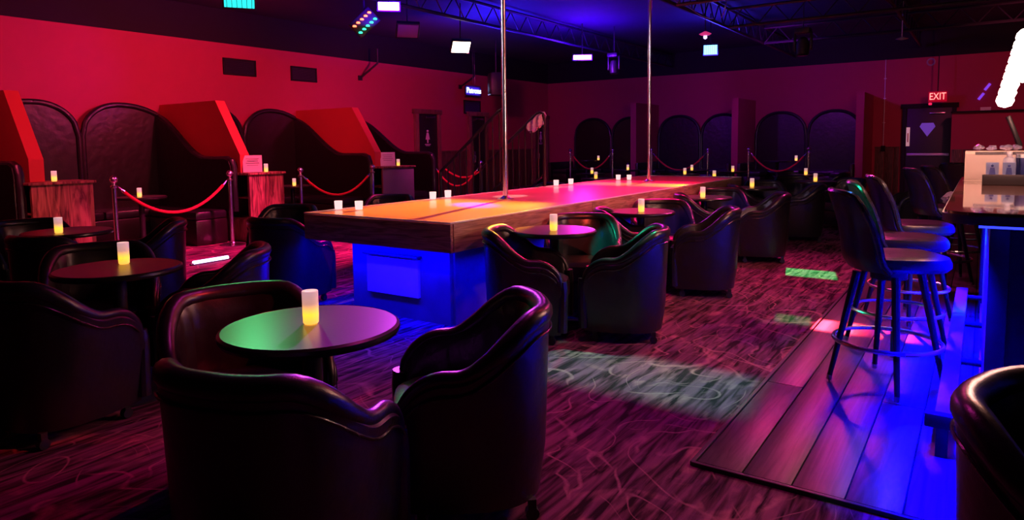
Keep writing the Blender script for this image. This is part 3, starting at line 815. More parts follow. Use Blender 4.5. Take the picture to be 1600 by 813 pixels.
def make_votive(label, loc):
    t = thing('votive_light', label, 'candle', loc, 0, 'short votive lights on the stage edge')
    obj('votive_cup', add_lathe(new(), [(.028, 0), (.031, .004), (.034, .07), (.032, .072), (.029, .068), (.027, .02), (0, .02)], n=20, cap=False), M_VOTIVE, t)
    obj('flame', add_lathe(new(), [(0, .02), (.006, .026), (.006, .036), (0, .048)], n=10), M_FLAME, t)
    return t
M_VOTIVE = glow('votive_glow', (1, .55, .55), 1.4)
vp = None
for u, v, zz, lb in ((561, 327.5, SZ, 'larger looking short votive light on the near left edge of the stage'), (529, 327, SZ, 'short votive light nearest to the left front corner of the stage'),
        (676.5, 311.2, SZ, 'short votive light at the foot of the stair railing, left one'), (700, 308.5, SZ, 'short votive light at the foot of the stair railing, right one'),
        (869, 290.2, SZ, 'short votive light on the stage edge right of the railing, left one'), (892, 288, SZ, 'short votive light on the stage edge right of the railing, right one'),
        (966, 281, SZ, 'short votive light at the far left end of the stage, left one'), (983, 281, SZ, 'short votive light at the far left end of the stage, right one')):
    loc = c_at(u, v, zz+.008); loc = (max(loc[0], SX0+.034), loc[1], loc[2])
    if vp is None: vp = make_votive(lb, loc)
    else: dup(vp, loc, 0, lb)

# ------------------------------------------------------------------ booths along the left wall
def lobe(y0, y1, zt, zb, n=24, zbot=.45, soft=0):
    """arch outline in (y, z); soft = -1 / 1 keeps the left / right shoulder high where it runs on into the side pad"""
    out = [(y0, zbot)]
    for i in range(n+1):
        f = i/n; k = abs(2*f-1)
        low = zb
        if (soft < 0 and f < .5) or (soft > 0 and f > .5): low = 1.88; sh = (1-k**2)**.9
        else: sh = (1-k**2.2)**.5
        out.append((y0+(y1-y0)*(.5-.5*math.cos(PI*f)) if 0 else y0+(y1-y0)*f, low+(zt-low)*sh))
    out += [(y1, zbot)]
    return out
def scurve(n=20):
    """top edge of the padded side panel: (distance from the wall, height)"""
    pts = []
    for i in range(n+1):
        f = i/n; pts.append((1.45*f, 1.88-(1.88-1.2)*smooth01(f*1.02)))
    return pts
def left_booth(yA, yB, label):
    t = thing('booth_sofa', label, 'sofa', (XL, yA, 0))
    W = yB-yA; ym = W/2
    for (a, b, sf) in ((.07, ym, -1), (ym, W-.07, 1)):
        out = lobe(a+.03, b-.02, 2.03, 1.55, soft=sf)
        bp = obj('back_panel', add_prism(new(), out, 'x', .02, .12), M_BOOTH, t)
        bm = new(); add_tube(bm, [(.12, p[0], p[1]) for p in out], .04, 10); obj('arch_roll', bm, M_LEATHER, t)
    for sgn in (0, 1):
        yy = .0+.09 if sgn == 0 else W-.09
        sc = scurve(); ext = [(1.6, 1.2), (1.95, 1.2), (2.04, 1.17), (2.08, 1.08), (2.08, .45)] if sgn else [(1.5, 1.2), (1.6, 1.17), (1.62, 1.1), (1.62, .45)]
        out = [(0.12, .45)]+[(max(x, .12), z) for x, z in sc]+ext
        obj('side_panel', add_prism(new(), out, 'y', yy-.055, yy+.055), M_BOOTH, t)
        bm = new(); add_tube(bm, [(x, yy, z) for x, z in [(max(x, .12), z) for x, z in sc]+ext], .045, 10); obj('side_roll', bm, M_LEATHER, t)
    box('seat_base', (.42, ym, .18), (.62, W-.3, .36), M_BOOTH, t, .02)
    for k in range(2): box('seat_cushion', (.42, .14+(W-.28)*(k+.5)/2, .42), (.62, (W-.28)/2-.01, .12), M_LEATHER, t, .035)
    for yy, x1 in ((.40, 1.64), (W-.40, 1.98)):
        box('seat_base', ((.74+x1)/2, yy, .18), (x1-.74, .48, .36), M_BOOTH, t, .02)
        box('seat_cushion', ((.74+x1)/2, yy, .42), (x1-.74, .48, .12), M_LEATHER, t, .035)
    return t
FIN = [.65, 3.3, 5.95, 8.6]
left_booth(.72, 3.22, 'black leather booth at the left edge of the frame, mostly cut off')
left_booth(3.38, 5.87, 'arched black leather booth behind the left velvet rope')
left_booth(6.03, 8.52, 'arched black leather booth behind the middle velvet rope')
left_booth(8.68, 10.2, 'rounded black booth between the purple cabinet and the first door')
for k, y in enumerate(FIN):
    out = [(XL, .0), (XL, 2.06), (-9.35, 2.06), (-8.80, 1.26), (-8.80, 1.003), (-9.25, 1.003), (-9.25, .0)]
    f = struct('wall_divider_%d' % (k+1), add_prism(new(), out, 'y', y-.075, y+.075), M_FIN)
# cabinets at the divider ends
def cabinet(label, y0, y1, x0, x1, m, H=1.0):
    t = thing('open_cabinet', label, 'cabinet', ((x0+x1)/2, (y0+y1)/2, 0))
    W, D = x1-x0, y1-y0
    box('top_board', (0, 0, H-.015), (W+.05, D+.06, .03), M_PLY, t, .004)
    fb = box('front_board', (W/2-.01, 0, (H-.03)/2), (.02, D, H-.03), m, t, .002)
    box('back_board', (-W/2+.01, 0, (H-.03)/2), (.02, D-.002, H-.03), M_CAB, t, .002)
    box('side_board', (0, D/2-.01, (H-.03)/2), (W-.045, .02, H-.03), M_CAB, t, .002)
    for z in (.34, .64): box('shelf', (0, -.005, z), (W-.045, D-.03, .02), M_CAB, t, .002)
    box('lower_panel', (0, -D/2+.012, .17), (W-.045, .02, .32), M_CAB, t, .002)
    for xx in (-W/2+.035, W/2-.035): box('face_stile', (xx, -D/2+.008, .66), (.03, .015, .62), M_CAB, t, .002)
    return t
M_PURP = mat('smooth_painted_cabinet', (.30, .22, .32), .5, noise=.1, scale=8)
cabinet('grained wooden cabinet under the leftmost red divider', 3.18, 3.82, -9.15, -8.66, M_PLY)
cabinet('grained wooden cabinet with open shelves under the middle red divider', 5.86, 6.44, -9.16, -8.58, M_PLY)
cabinet('smooth purple lit cabinet under the third red divider', 8.50, 9.28, -9.16, -8.58, M_PURP)
# menu cards leaning on cabinets, with candles
def menu(label, loc, rz):
    t = thing('menu_card', label, 'menu', loc, rz, 'white menu cards on the cabinets')
    R = Matrix.Rotation(-.25, 3, 'X')
    box('card', (0, 0, .125), (.26, .008, .25), M_WHITE, t, 0, R)
    for k in range(5): box('print_line', (0, -.007+(.045-k*.018)*.25, .2-k*.032), (.18-.03*(k % 2), .002, .007), M_INK, t, 0, R)
    box('foot', (0, .06, .006), (.26, .14, .008), M_ACRYL, t)
    return t
mm = menu('white menu card standing on the middle cabinet', (-8.72, 6.02, 1.002), math.radians(55))
dup(mm, (-8.72, 8.76, 1.002), math.radians(50), 'white menu card standing on the purple lit cabinet')
dup(cp, (-8.66, 6.20, 1.002), 0, 'candle beside the menu card on the middle cabinet')
dup(cp, (-8.66, 8.96, 1.002), 0, 'candle beside the menu card on the purple lit cabinet')
dup(cp, (-8.80, 3.47, 1.002), 0, 'candle on the leftmost cabinet at the divider foot')
# booth tables with candles
dup(tp, (-9.35, 4.72, 0), 0, 'round table inside the left arched booth behind the rope')
dup(cp, (-9.27, 4.66, TZ), 0, 'candle inside the left arched booth behind the rope')
dup(tp, (-9.5, 7.3, 0), 0, 'round table inside the middle arched booth')
p = atz(501, 312, TZ); dup(cp, (-9.4, 7.26, TZ), 0, 'candle inside the middle arched booth')

# stanchions and ropes
def make_stanchion(label, loc):
    t = thing('rope_stanchion', label, 'stanchion', loc, 0, 'chrome rope stanchions')
    obj('foot', add_lathe(new(), [(.17, 0), (.17, .01), (.13, .022), (.04, .035), (.03, .05)], n=32), M_BRUSHED, t)
    obj('post', add_lathe(new(), [(.026, .04), (.026, .92)], n=20), M_CHROME, t)
    obj('collar', add_lathe(new(), [(.028, .90), (.042, .91), (.042, .925), (.022, .935), (.018, .965)], n=20), M_CHROME, t)
    obj('finial', add_lathe(new(), [(.016, .955), (.03, .965), (.045, .985), (.048, 1.005), (.036, 1.03), (.02, 1.045), (0, 1.052)], n=20), M_CHROME, t)
    return t
st = [((-8.5, 3.98, 0), 'left chrome stanchion of the left booth rope'), ((-8.62, 5.58, 0), 'right chrome stanchion of the left booth rope, before the open shelves'),
      ((-8.62, 6.78, 0), 'left chrome stanchion of the middle booth rope'), ((-8.55, 8.22, 0), 'right chrome stanchion of the middle booth rope, before the purple cabinet')]
p = atz(677, 254, 1.02); st.append(((p.x, p.y, 0), 'dark chrome stanchion in front of the first door'))
p = atz(751, 253.5, 1.02); st.append(((p.x, p.y, 0), 'chrome stanchion seen between the stair balusters'))
YS = 15.95
for u, lb in ((891, 'leftmost chrome stanchion on the back platform'), (957, 'second chrome stanchion on the back platform, before the left back booth'), (1018, 'chrome stanchion on the back platform just behind the farther pole'), (1106, 'chrome stanchion on the back platform left of the second divider'),
              (1170, 'chrome stanchion on the back platform right of the second divider'), (1264, 'rightmost chrome stanchion on the back platform')):
    p = aty(u, 234, YS); st.append(((p.x, YS, .18), lb))
sp_ = None; SL = []
for loc, lb in st:
    o = make_stanchion(lb, loc) if sp_ is None else dup(sp_, loc, 0, lb)
    sp_ = sp_ or o; SL.append(loc)
def rope(a, b, sag, label, r=.019):
    a = Vector(a)+Vector((0, 0, .91)); b = Vector(b)+Vector((0, 0, .91)); dv = (b-a).normalized()
    a = a+dv*.05; b = b-dv*.05
    t = thing('barrier_rope', label, 'rope', a, 0, 'red velvet barrier ropes')
    L = (b-a); n = 24
    pts = []
    for i in range(n+1):
        f = i/n; pts.append(L*f+Vector((0, 0, -sag*4*f*(1-f))))
    obj('velvet', add_tube(new(), pts[1:-1], r, 10), M_ROPE, t)
    for e0, e1 in ((0, 1), (-1, -2)):
        obj('hook', add_tube(new(), [pts[e0], pts[e0]*.5+pts[e1]*.5, pts[e1]*1.0], [.006, .010, r+.004], 8), M_CHROME, t)
rope(SL[0], SL[1], .37, 'red velvet rope closing the left booth')
rope(SL[2], SL[3], .33, 'red velvet rope closing the middle booth')
rope(SL[4], SL[5], .36, 'red velvet rope near the doors, the lower of two')
rope(Vector(SL[4])+Vector((0, .25, 0)), Vector(SL[5])+Vector((0, .2, 0)), .2, 'red velvet rope near the doors, the upper of two')
rope(SL[6], SL[7], .40, 'dim rope before the leftmost back booth')
rope(SL[8], SL[9], .40, 'dim rope before the middle back booth')
rope(SL[10], SL[11], .40, 'dim rope before the right back booth')

# ------------------------------------------------------------------ booths along the back wall, on the platform
def back_booth(xA, xB, label):
    t = thing('booth_sofa', label, 'sofa', (xA, YB, .18))
    W = xB-xA; xm = W/2
    for (a, b) in ((.03, xm), (xm, W-.03)):
        out = lobe(a+.02, b-.02, 1.88, 1.35)
        obj('back_panel', add_prism(new(), out, 'y', -.12, -.02), M_BOOTH, t)
        obj('arch_roll', add_tube(new(), [(p[0], -.12, p[1]) for p in out], .038, 10), M_LEATHER, t)
    box('seat_base', (xm, -.42, .18), (W-.1, .6, .36), M_BOOTH, t, .02)
    for k in range(2): box('seat_cushion', (W*(k+.5)/2, -.42, .42), (W/2-.06, .6, .12), M_LEATHER, t, .035)
    for xx in (.28, W-.28):
        box('seat_base', (xx, -1.1, .18), (.46, .72, .36), M_BOOTH, t, .02)
        box('seat_cushion', (xx, -1.1, .42), (.46, .72, .12), M_LEATHER, t, .035)
    for xx in (.05, W-.05): box('side_panel', (xx, -.95, .42), (.08, 1.3, .5), M_BOOTH, t, .03)
    return t
DX = [-7.42, -4.83, -2.18]
back_booth(-9.95, -7.50, 'dark arched booth at the left end of the back wall')
back_booth(-7.34, -4.91, 'dark arched booth in the middle of the back wall, behind the farther pole')
back_booth(-4.75, -2.26, 'dark arched booth at the right end of the back wall, near the exit')
for k, x in enumerate(DX):
    struct('wall_back_divider_%d' % (k+1), add_box(new(), (x, 17.05, 1.28), (.15, 1.5, 2.2)), M_WALL)
TB = tp
for x, z, lb in ((-9.0, .18, 'round table in the left back booth'), (-3.95, .18, 'round table in the right back booth')):
    dup(tp, (x, 16.7, z), 0, lb)
p = aty(935, 246, 16.7); dup(cp, (p.x, 16.7, TZ+.18), 0, 'candle in the left back booth')
p = aty(1244, 246, 16.7); dup(cp, (p.x, 16.7, TZ+.18), 0, 'candle in the right back booth')
# ------------------------------------------------------------------ bar
t = thing('bar_counter', 'black bar with glossy brown top, blue glow below and a foot rail', 'bar', (0, 0, 0))
# top: rounded near corner
out = []
BX, BY0, BY1 = -.12, 3.22, 6.22
for i in range(9):
    a = PI+PI/2*i/8; out.append((BX+.14+.14*math.cos(a), BY0+.14+.14*math.sin(a)))
out += [(2.4, BY0), (2.4, 4.1), (.62, 4.1), (.62, BY1), (BX, BY1)]
obj('counter_top', add_prism(new(), out, 'z', 1.02, 1.07), M_BAR, t)
def inset(o, dlt): return [(x+dlt*(1 if x < 1 else 0), y+(dlt if y < 5 and y < 3.6 else 0)) for x, y in o]
obj('counter_edge', add_prism(new(), [(x-.008 if x < .3 else x, y-.008 if y < 3.5 else y) for x, y in out], 'z', 1.025, 1.058), M_BARB, t)
BFX = .055
box('front_panel', (BFX+.02, 4.86, .51), (.04, 2.72, 1.02), M_BARF, t)
box('end_panel', (BFX+1.2, 3.5, .51), (2.4, .04, 1.02), mat('black_end_panel', (.006, .006, .008), .5), t)
box('corner_post', (BFX+.02, 3.5, .51), (.07, .06, 1.02), M_BARB, t, .004)
for k in range(6): box('front_batten', (BFX-.005, 3.8+k*.42, .51), (.02, .05, .98), M_BARF, t, .003)
box('plinth', (BFX-.01, 4.86, .06), (.03, 2.72, .12), M_BARB, t, .003)
box('uv_strip', (BX+.09, 4.8, 1.012), (.02, 2.7, .012), glow('uv_tube_glow', (.02, .03, 1), 3), t)
box('uv_strip', (1.1, BY0+.05, 1.012), (2.2, .02, .012), glow('uv_tube_glow', (.02, .03, 1), 3), t)
box('far_end_panel', (.33, 6.18, .51), (.6, .04, 1.02), M_BARB, t)
box('foot_rail', (-.088, 4.86, .17), (.075, 3.0, .045), M_BARF, t, .006)
for yy in (3.38, 4.3, 5.2, 6.1):
    bm = new(); add_tube(bm, [(-.095, yy, .17), (BFX, yy, .17)], .018, 10); obj('rail_bracket', bm, M_STEEL, t)
bm = new(); add_box(bm, (.16, 3.33, .17), (.64, .05, .06), None, .006); obj('rail_end', bm, M_STEEL, t)
box('rail_leg', (-.095, 3.33, .09), (.045, .045, .15), M_STEEL, t, .004)

# bar stools
def make_stool(label, loc, rz):
    """faces +Y"""
    t = thing('bar_stool', label, 'stool', loc, rz, 'bar stools along the counter')
    # seat
    bm = new(); rg = []
    prof = []
    for i in range(36):
        a = 2*PI*i/36; ca, sa = math.cos(a), math.sin(a)
        prof.append((.215*math.copysign(abs(ca)**.65, ca), .04+.235*math.copysign(abs(sa)**.65, sa)))
    for sc, z in ((.75, .655), (.93, .66), (1, .68), (1.0, .705), (.95, .728), (.8, .738), (.4, .735), (.05, .733)):
        rg.append([bm.verts.new((x*sc, .04+(y-.04)*sc, z)) for x, y in prof])
    for a, b in zip(rg, rg[1:]):
        for i in range(36): bm.faces.new((a[i], a[(i+1) % 36], b[(i+1) % 36], b[i]))
    bm.faces.new(rg[0][::-1]); bm.faces.new(rg[-1]); obj('seat', bm, M_LEATHER, t)
    # scooped back: grid across width and height
    def bp(u, v, off):
        # u -1..1, v 0..1
        wdt = .215*(1-.04*v)-(.022*max(0, (v-.85)/.15)**2)
        x = wdt*math.sin(u*1.05)/math.sin(1.05)
        yb = -.175-.10*v+.02*math.sin(v*PI)
        y = yb+.10*(abs(u)**2.2)*(1-.35*v)+off
        if v < .12: y += .03*(1-v/.12)
        z = .66+.41*v-(.022*abs(u)**5*(v > .6)*(v-.6)/.4)
        return Vector((x, y, z))
    NU, NV = 16, 12
    bm = new()
    F_ = [[bm.verts.new(bp(-1+2*i/NU, j/NV, .0)) for j in range(NV+1)] for i in range(NU+1)]
    B_ = [[bm.verts.new(bp(-1+2*i/NU, j/NV, -.05*(1-.35*j/NV))) for j in range(NV+1)] for i in range(NU+1)]
    for i in range(NU):
        for j in range(NV):
            bm.faces.new((F_[i][j], F_[i+1][j], F_[i+1][j+1], F_[i][j+1])); bm.faces.new((B_[i][j], B_[i][j+1], B_[i+1][j+1], B_[i+1][j]))
    for i in range(NU):
        bm.faces.new((F_[i][0], B_[i][0], B_[i+1][0], F_[i+1][0])); bm.faces.new((F_[i][NV], F_[i+1][NV], B_[i+1][NV], B_[i][NV]))
    for j in range(NV):
        bm.faces.new((F_[0][j], F_[0][j+1], B_[0][j+1], B_[0][j])); bm.faces.new((F_[NU][j], B_[NU][j], B_[NU][j+1], F_[NU][j+1]))
    o = obj('backrest', bm, M_LEATHER, t)
    edge = [bp(-1, j/10, -.022) for j in range(11)]+[bp(-1+2*i/12, 1, -.018) for i in range(1, 12)]+[bp(1, 1-j/10, -.022) for j in range(11)]
    obj('back_edging', add_tube(new(), edge, .017, 8), M_PIPE, t)
    obj('swivel', add_lathe(new(), [(.09, .60), (.09, .655)], n=20), M_STEEL, t)
    for sx in (-1, 1):
        for sy in (-1, 1):
            LR = Matrix.Rotation(math.radians(38), 3, 'Z')
            a = LR @ Vector((sx*.11, sy*.11, .63)); b = LR @ Vector((sx*.20, sy*.20, .012))
            g = obj('leg', add_tube(new(), [a, b], [.022, .013], 10), mat('black_leg', (.008, .008, .01), .35, noise=.1), t)
            obj('ferrule', add_tube(new(), [b+(a-b)*.045, b], [.015, .014], 10), M_BRUSHED, g)
    n = 40
    obj('foot_ring', add_tube(new(), [(.262*math.cos(2*PI*i/n), .262*math.sin(2*PI*i/n), .255) for i in range(n+1)], .012, 8), M_CHROME, t)
    return t
s0 = make_stool('nearest bar stool with black padded back and chrome foot ring', (-.39, 4.14, .016), face(24))
for (x, y, b, lb) in ((-.42, 4.95, 10, 'second bar stool from the front, green lit back'), (-.42, 5.80, 14, 'third bar stool from the front'), (-.30, 7.35, 22, 'fourth bar stool, dark, with crumpled plastic by its seat'),
                      (-.20, 8.05, 22, 'fifth bar stool, half behind the fourth'), (-.10, 9.1, 60, 'farthest dark bar stool before the exit door')):
    dup(s0, (x, y, .016), face(b), lb)
# crumpled clear plastic on a stool seat
def crumple(label, loc, r, seed):
    random.seed(seed); bm = new(); bmesh.ops.create_icosphere(bm, subdivisions=3, radius=r)
    for v in bm.verts:
        v.co *= 1+random.uniform(-.32, .28); v.co.z *= .6
    zmin = min(v.co.z for v in bm.verts)
    for v in bm.verts: v.co.z -= zmin
    o = obj('crumpled_bag', bm, mat('crumpled_plastic', (.6, .55, .7), .15, .4), None, False); o.location = loc
    return tag(o, label, 'bag', 'crumpled plastic bags on stools')
crumple('crumpled shiny plastic bag on the fourth bar stool', (-.17, 7.33, .755), .10, 5)
crumple('smaller crumpled plastic bag on the fifth bar stool', (-.06, 8.05, .755), .07, 9)

# things on the bar
z0 = 1.071
p = aty(1502, 276, 6.1)
t = thing('carton', 'cream cardboard box at the far end of the bar top', 'box', (.11, 5.98, z0))
box('box_body', (0, 0, .10), (.42, .2, .20), M_CREAM, t, .003); box('box_flap', (0, -.101, .185), (.3, .003, .02), M_BRUSHED, t)
for k, (dx, dy) in enumerate(((-.13, 0), (-.05, .03), (.03, -.02), (.09, .03))):
    random.seed(k+20); bm = new(); bmesh.ops.create_icosphere(bm, subdivisions=2, radius=.035)
    for v in bm.verts: v.co *= random.uniform(.7, 1.2); v.co.z *= .6
    zm = min(v.co.z for v in bm.verts)
    for v in bm.verts: v.co.z -= zm
    o = obj('wrapped_packet', bm, mat('silver_wrap', (.6, .55, .8), .2, .6), None, False); o.location = (.11+dx, 5.98+dy, z0+.2005)
    tag(o, ('leftmost', 'second', 'third', 'rightmost')[k]+' silvery crumpled packet lying on top of the cream box', 'packet', 'silvery packets on the cream box')
t = thing('card_holder', 'clear acrylic holder with two pale figure cards on the bar', 'holder', (.06, 5.55, z0))
box('acrylic_front', (0, -.03, .10), (.30, .006, .17), M_ACRYL, t); box('acrylic_back', (0, .03, .10), (.30, .006, .17), M_ACRYL, t)
box('holder_base', (0, 0, .007), (.32, .1, .012), M_ACRYL, t)
for k, xx in enumerate((.0, .09)):
    cd = box('figure_card', (xx, -.012, .075), (.07, .004, .11), mat('pale_blue_card', (.55, .65, .95), .5), t)
    bm = new(); add_lathe(bm, [(0, -.009), (.008, -.004), (.008, .004), (0, .009)], (xx, -.017, .108), 10)
    add_prism(bm, [(xx-.02, .035), (xx+.02, .035), (xx+.012, .095), (xx-.012, .095)], 'y', -.018, -.015)
    obj('card_figure', bm, mat('card_ink', (.12, .15, .5), .5), cd, False)
t = thing('bar_tray', 'low black tray on the bar before the boxes', 'tray', (.22, 5.25, z0))
box('tray_floor', (0, 0, .006), (.42, .14, .01), M_PLAST, t)
for yy in (-.07, .07): box('tray_wall', (0, yy, .03), (.42, .008, .058), M_PLAST, t, .002)
for xx in (-.21, .21): box('tray_end', (xx, 0, .03), (.008, .14, .058), M_PLAST, t, .002)
p = aty(1583, 262, 5.6)
t = thing('navy_carton', 'navy blue box with white letters at the right edge on the bar', 'box', (.34, 5.66, z0))
box('box_body', (0, 0, .08), (.30, .16, .16), M_BOXBLUE, t, .003); box('box_lid', (0, 0, .17), (.30, .16, .025), M_WHITE, t, .003)
text_mesh('box_letters', 'SK', .07, M_TEXT, t, face_mat((-.05, -.082, .09), 'y-'), .001)
t = thing('small_bottle', 'small white bottle beside the navy box', 'bottle', (.155, 5.74, z0))
obj('bottle_body', add_lathe(new(), [(.034, 0), (.036, .01), (.036, .14), (.03, .155), (.014, .165), (.014, .175)], n=20), M_WHITE, t)
obj('bottle_cap', add_lathe(new(), [(.017, .172), (.017, .2)], n=16), M_WHITE, t)
for k, (x, y, tilt, w_, lb) in enumerate(((.17, 6.36, .35, .03, 'slim tilted display beside the register, leftmost of three'), (.30, 6.36, .3, .05, 'thick dark tilted register screen, middle of three'), (.40, 6.36, .28, .03, 'dark tilted register screen, rightmost of three'))):
    t = thing('register_screen', lb, 'screen', (x+.02, y-.28, z0), 0, 'tilted register screens behind the bar boxes')
    t.location.y = 6.36-.2*0
    R = Matrix.Rotation(-tilt, 3, 'Y')
    box('stand_base', (.05, 0, .008), (.10, .15, .014), M_PLAST, t, .003)
    box('stand_arm', (.03, 0, .14), (.03, .04, .27), M_PLAST, t, .004)
    box('screen_slab', (0, 0, .34), (w_, .26, .24), M_PLAST, t, .008, R)
    box('screen_glass', (-w_/2-.001+.0, 0, .34), (.003, .23, .2), mat('screen_glass', (.02, .02, .03), .1), t, 0, R)
# back counter that carries the screens
t = thing('back_counter', 'low dark service counter behind the bar end', 'counter', (.45, 6.42, 0))
box('counter_slab', (0, 0, 1.045), (.9, .36, .05), M_BARB, t, .005); box('counter_body', (0, .02, .51), (.86, .3, 1.02), M_BARB, t)
# hanging string of bulbs
t = thing('bulb_pendant', 'glowing pinkish white string of bulbs hanging over the bar', 'lamp', (0, 0, 0))
M_BULB = glow('hot_bulb', (1, .72, .60), 14)
def bulb(x, y, z, r): 
    o = obj('bulb', add_lathe(new(), [(0, -r), (r*.7, -r*.75), (r, -.1*r), (r*.85, .5*r), (r*.4, .95*r), (0, r)], n=16), M_BULB, t); o.location = (x, y, z)
for i in range(9):
    f = i/8; bulb(.10+.08*f, 5.0+.02*math.sin(i*2), 1.585+.36*f, .046)
    if i > 2: bulb(.15+.08*f, 5.04, 1.60+.34*f, .044)
for i in range(6): bulb(.235+.012*math.sin(i), 5.0, 1.80+.05*i+.08, .05)
for i in range(6): bulb(.30, 5.02, 1.84+.05*i, .05)
obj('lamp_cord', add_tube(new(), [(.24, 5.0, 2.1), (.24, 5.0, ZC-.01)], .006, 6), M_BRUSHED, t)
obj('lamp_cord', add_tube(new(), [(.2, 5.02, 1.95), (.2, 5.02, ZC-.01)], .004, 6), M_BRUSHED, t)
# objects on the half-wall ledge
for k, (u, w_, h_) in enumerate(((1540, .18, .07),)):
    p = aty(u, 170, 17.15); o = box('ledge_box', (p.x, 17.1, 1.965), (w_, .12, h_), M_WHITE, None, .004); tag(o, 'small pale box on the ledge right of the exit', 'box')
for k, (u, v) in enumerate(((1533, 150), (1543, 135))):
    p = aty(u, v, 17.6); bm = add_box(new(), (0, 0, 0), (.05, .02, .16), Matrix.Rotation(.6, 3, 'Y')); o = obj('violet_streak', bm, glow('violet_streak_glow', (.25, .05, .9), .9)); o.location = (p.x, YB-.02, p.z)  # streak of light built as a glowing slab
    tag(o, ('lower', 'upper')[k]+' tilted violet light streak on the wall right of the exit sign', 'light', 'violet light streaks')

# ------------------------------------------------------------------ ceiling steel, cables, fixtures
def truss(label, a, b, depth=.32, n=14):
    a = Vector(a); b = Vector(b); t = thing('ceiling_truss', label, 'truss', a)
    L = b-a; side = L.normalized().cross(Vector((0, 0, 1)))*.03
    for z in (0, depth):
        bm = new(); add_tube(bm, [Vector((0, 0, z)), L+Vector((0, 0, z))], .028, 6); obj('chord', bm, M_STEEL, t)
    bm = new()
    for i in range(n):
        p = L*(i/n); q = L*((i+.5)/n); r = L*((i+1)/n); up = Vector((0, 0, depth))
        add_tube(bm, [p, q+up], .011, 5, False); add_tube(bm, [q+up, r], .011, 5, False)
    o = obj('web', bm, M_STEEL, t); return t
truss('long dark ceiling truss above the farther pole', (-3.8, 2.5, 3.38), (-3.8, 17.6, 3.38), n=30)
truss('dark ceiling truss over the aisle', (-1.2, 2.5, 3.40), (-1.2, 17.6, 3.40), n=30)
for k, y in enumerate((7.2, 9.6, 12.0, 14.4)):
    truss('dark cross truss at the right side of the ceiling, %s from the bar' % ('nearest', 'second', 'third', 'farthest')[k], (-3.7, y, 3.33), (4.4, y, 3.33), n=16, depth=.30)
truss('dark ceiling truss above the left fixtures', (-6.9, 3.0, 3.36), (-6.9, 17.6, 3.36), n=28)
def cable(label, pts, r=.008, m=None):
    bm = new(); P = [Vector(p) for p in pts]; out = []
    for i in range(len(P)-1):
        for k in range(6):
            f = k/6; q = P[i].lerp(P[i+1], f); q.z -= .05*math.sin(PI*f); out.append(q)
    out.append(P[-1]); add_tube(bm, out, r, 6)
    tag(obj('cable', bm, m or mat('grey_cable', (.35, .3, .4), .5)), label, 'cable', 'loose cables in the ceiling')
cable('looping cable on the truss right of the farther pole', [(-3.72, 8.0, 3.42), (-3.72, 9.2, 3.47), (-3.72, 10.1, 3.40), (-3.72, 11.3, 3.38)])
cable('cable hanging down between the trusses left of the aisle', [(-2.85, 9.6, 3.62), (-3.0, 9.7, 3.4), (-3.1, 9.75, 3.1)])
cable('cable bundle along the cross truss over the aisle', [(-1.9, 7.14, 3.40), (-1.1, 7.1, 3.45), (-.2, 7.12, 3.36), (1.2, 7.14, 3.40)], .012)
cable('thin cable low along the second cross truss', [(-3.0, 9.55, 3.32), (-1.6, 9.5, 3.31), (.2, 9.55, 3.33)])
cable('coiled cable over the bar side of the ceiling', [(-1.0, 6.4, 3.60), (-.7, 6.6, 3.42), (-.3, 6.7, 3.5), (.1, 6.6, 3.36)], .012)

def fixture_panel(label, loc, target, w_, h_, m, cat='light', rim=None, bars=0):
    t = thing('stage_light', label, cat, loc)
    z = (Vector(target)-Vector(loc)).normalized(); q = z.to_track_quat('-Z', 'Y'); t.rotation_euler = q.to_euler()
    Rm = q.to_matrix()
    box('housing', (0, 0, .03), (w_+.04, h_+.04, .07), M_STEEL, t, .008)
    box('lens', (0, 0, -.008), (w_, h_, .006), m, t)
    for k in range(bars): box('lens_bar', (-w_/2+(k+.5)*w_/bars, 0, -.013), (.006, h_, .004), M_STEEL, t)
    # yoke straight up to the steel above
    up = Rm.inverted() @ Vector((0, 0, ZC-.005-loc[2]))
    obj('yoke', add_tube(new(), [(0, 0, .05), Vector((0, 0, .05)).lerp(up, .12), up], .012, 6), M_STEEL, t)
    return t
CAMP = (0, 0, 1.36)
fixture_panel('cyan lit square panel light at the top left of the ceiling', (-6.55, 4.45, 2.95), (-3.2, 2.2, .5), .30, .22, glow('cyan_panel', (.02, .75, .75), 1.6), bars=6)
fixture_panel('unlit grey pink panel light between violet bar and white panel', (-7.06, 7.58, 3.05), (-4.9, 5.9, .3), .30, .22, mat('dim_lens', (.35, .15, .3), .4), bars=0)
fixture_panel('warm white lit square panel light in the ceiling', (-7.36, 9.2, 3.02), (-5.2, 7.6, .3), .30, .22, glow('warm_panel', (1, .72, .5), 9))
fixture_panel('violet white glowing bar light at the top, left of the pole', (-6.24, 6.36, 3.12), (-3, 3, .6), .26, .10, glow('violet_bar', (.7, .35, 1), 9))
fixture_panel('long violet ultraviolet bar light beyond the near pole', (-6.66, 12.2, 3.08), (-2.5, 6, .8), .36, .09, glow('uv_bar', (.75, .25, 1), 9))
fixture_panel('small blue lit light unit right of the farther pole', (-4.26, 12.78, 3.08), (-1.5, 5, .5), .24, .17, glow('blue_unit', (.15, .55, 1), 5), bars=7)
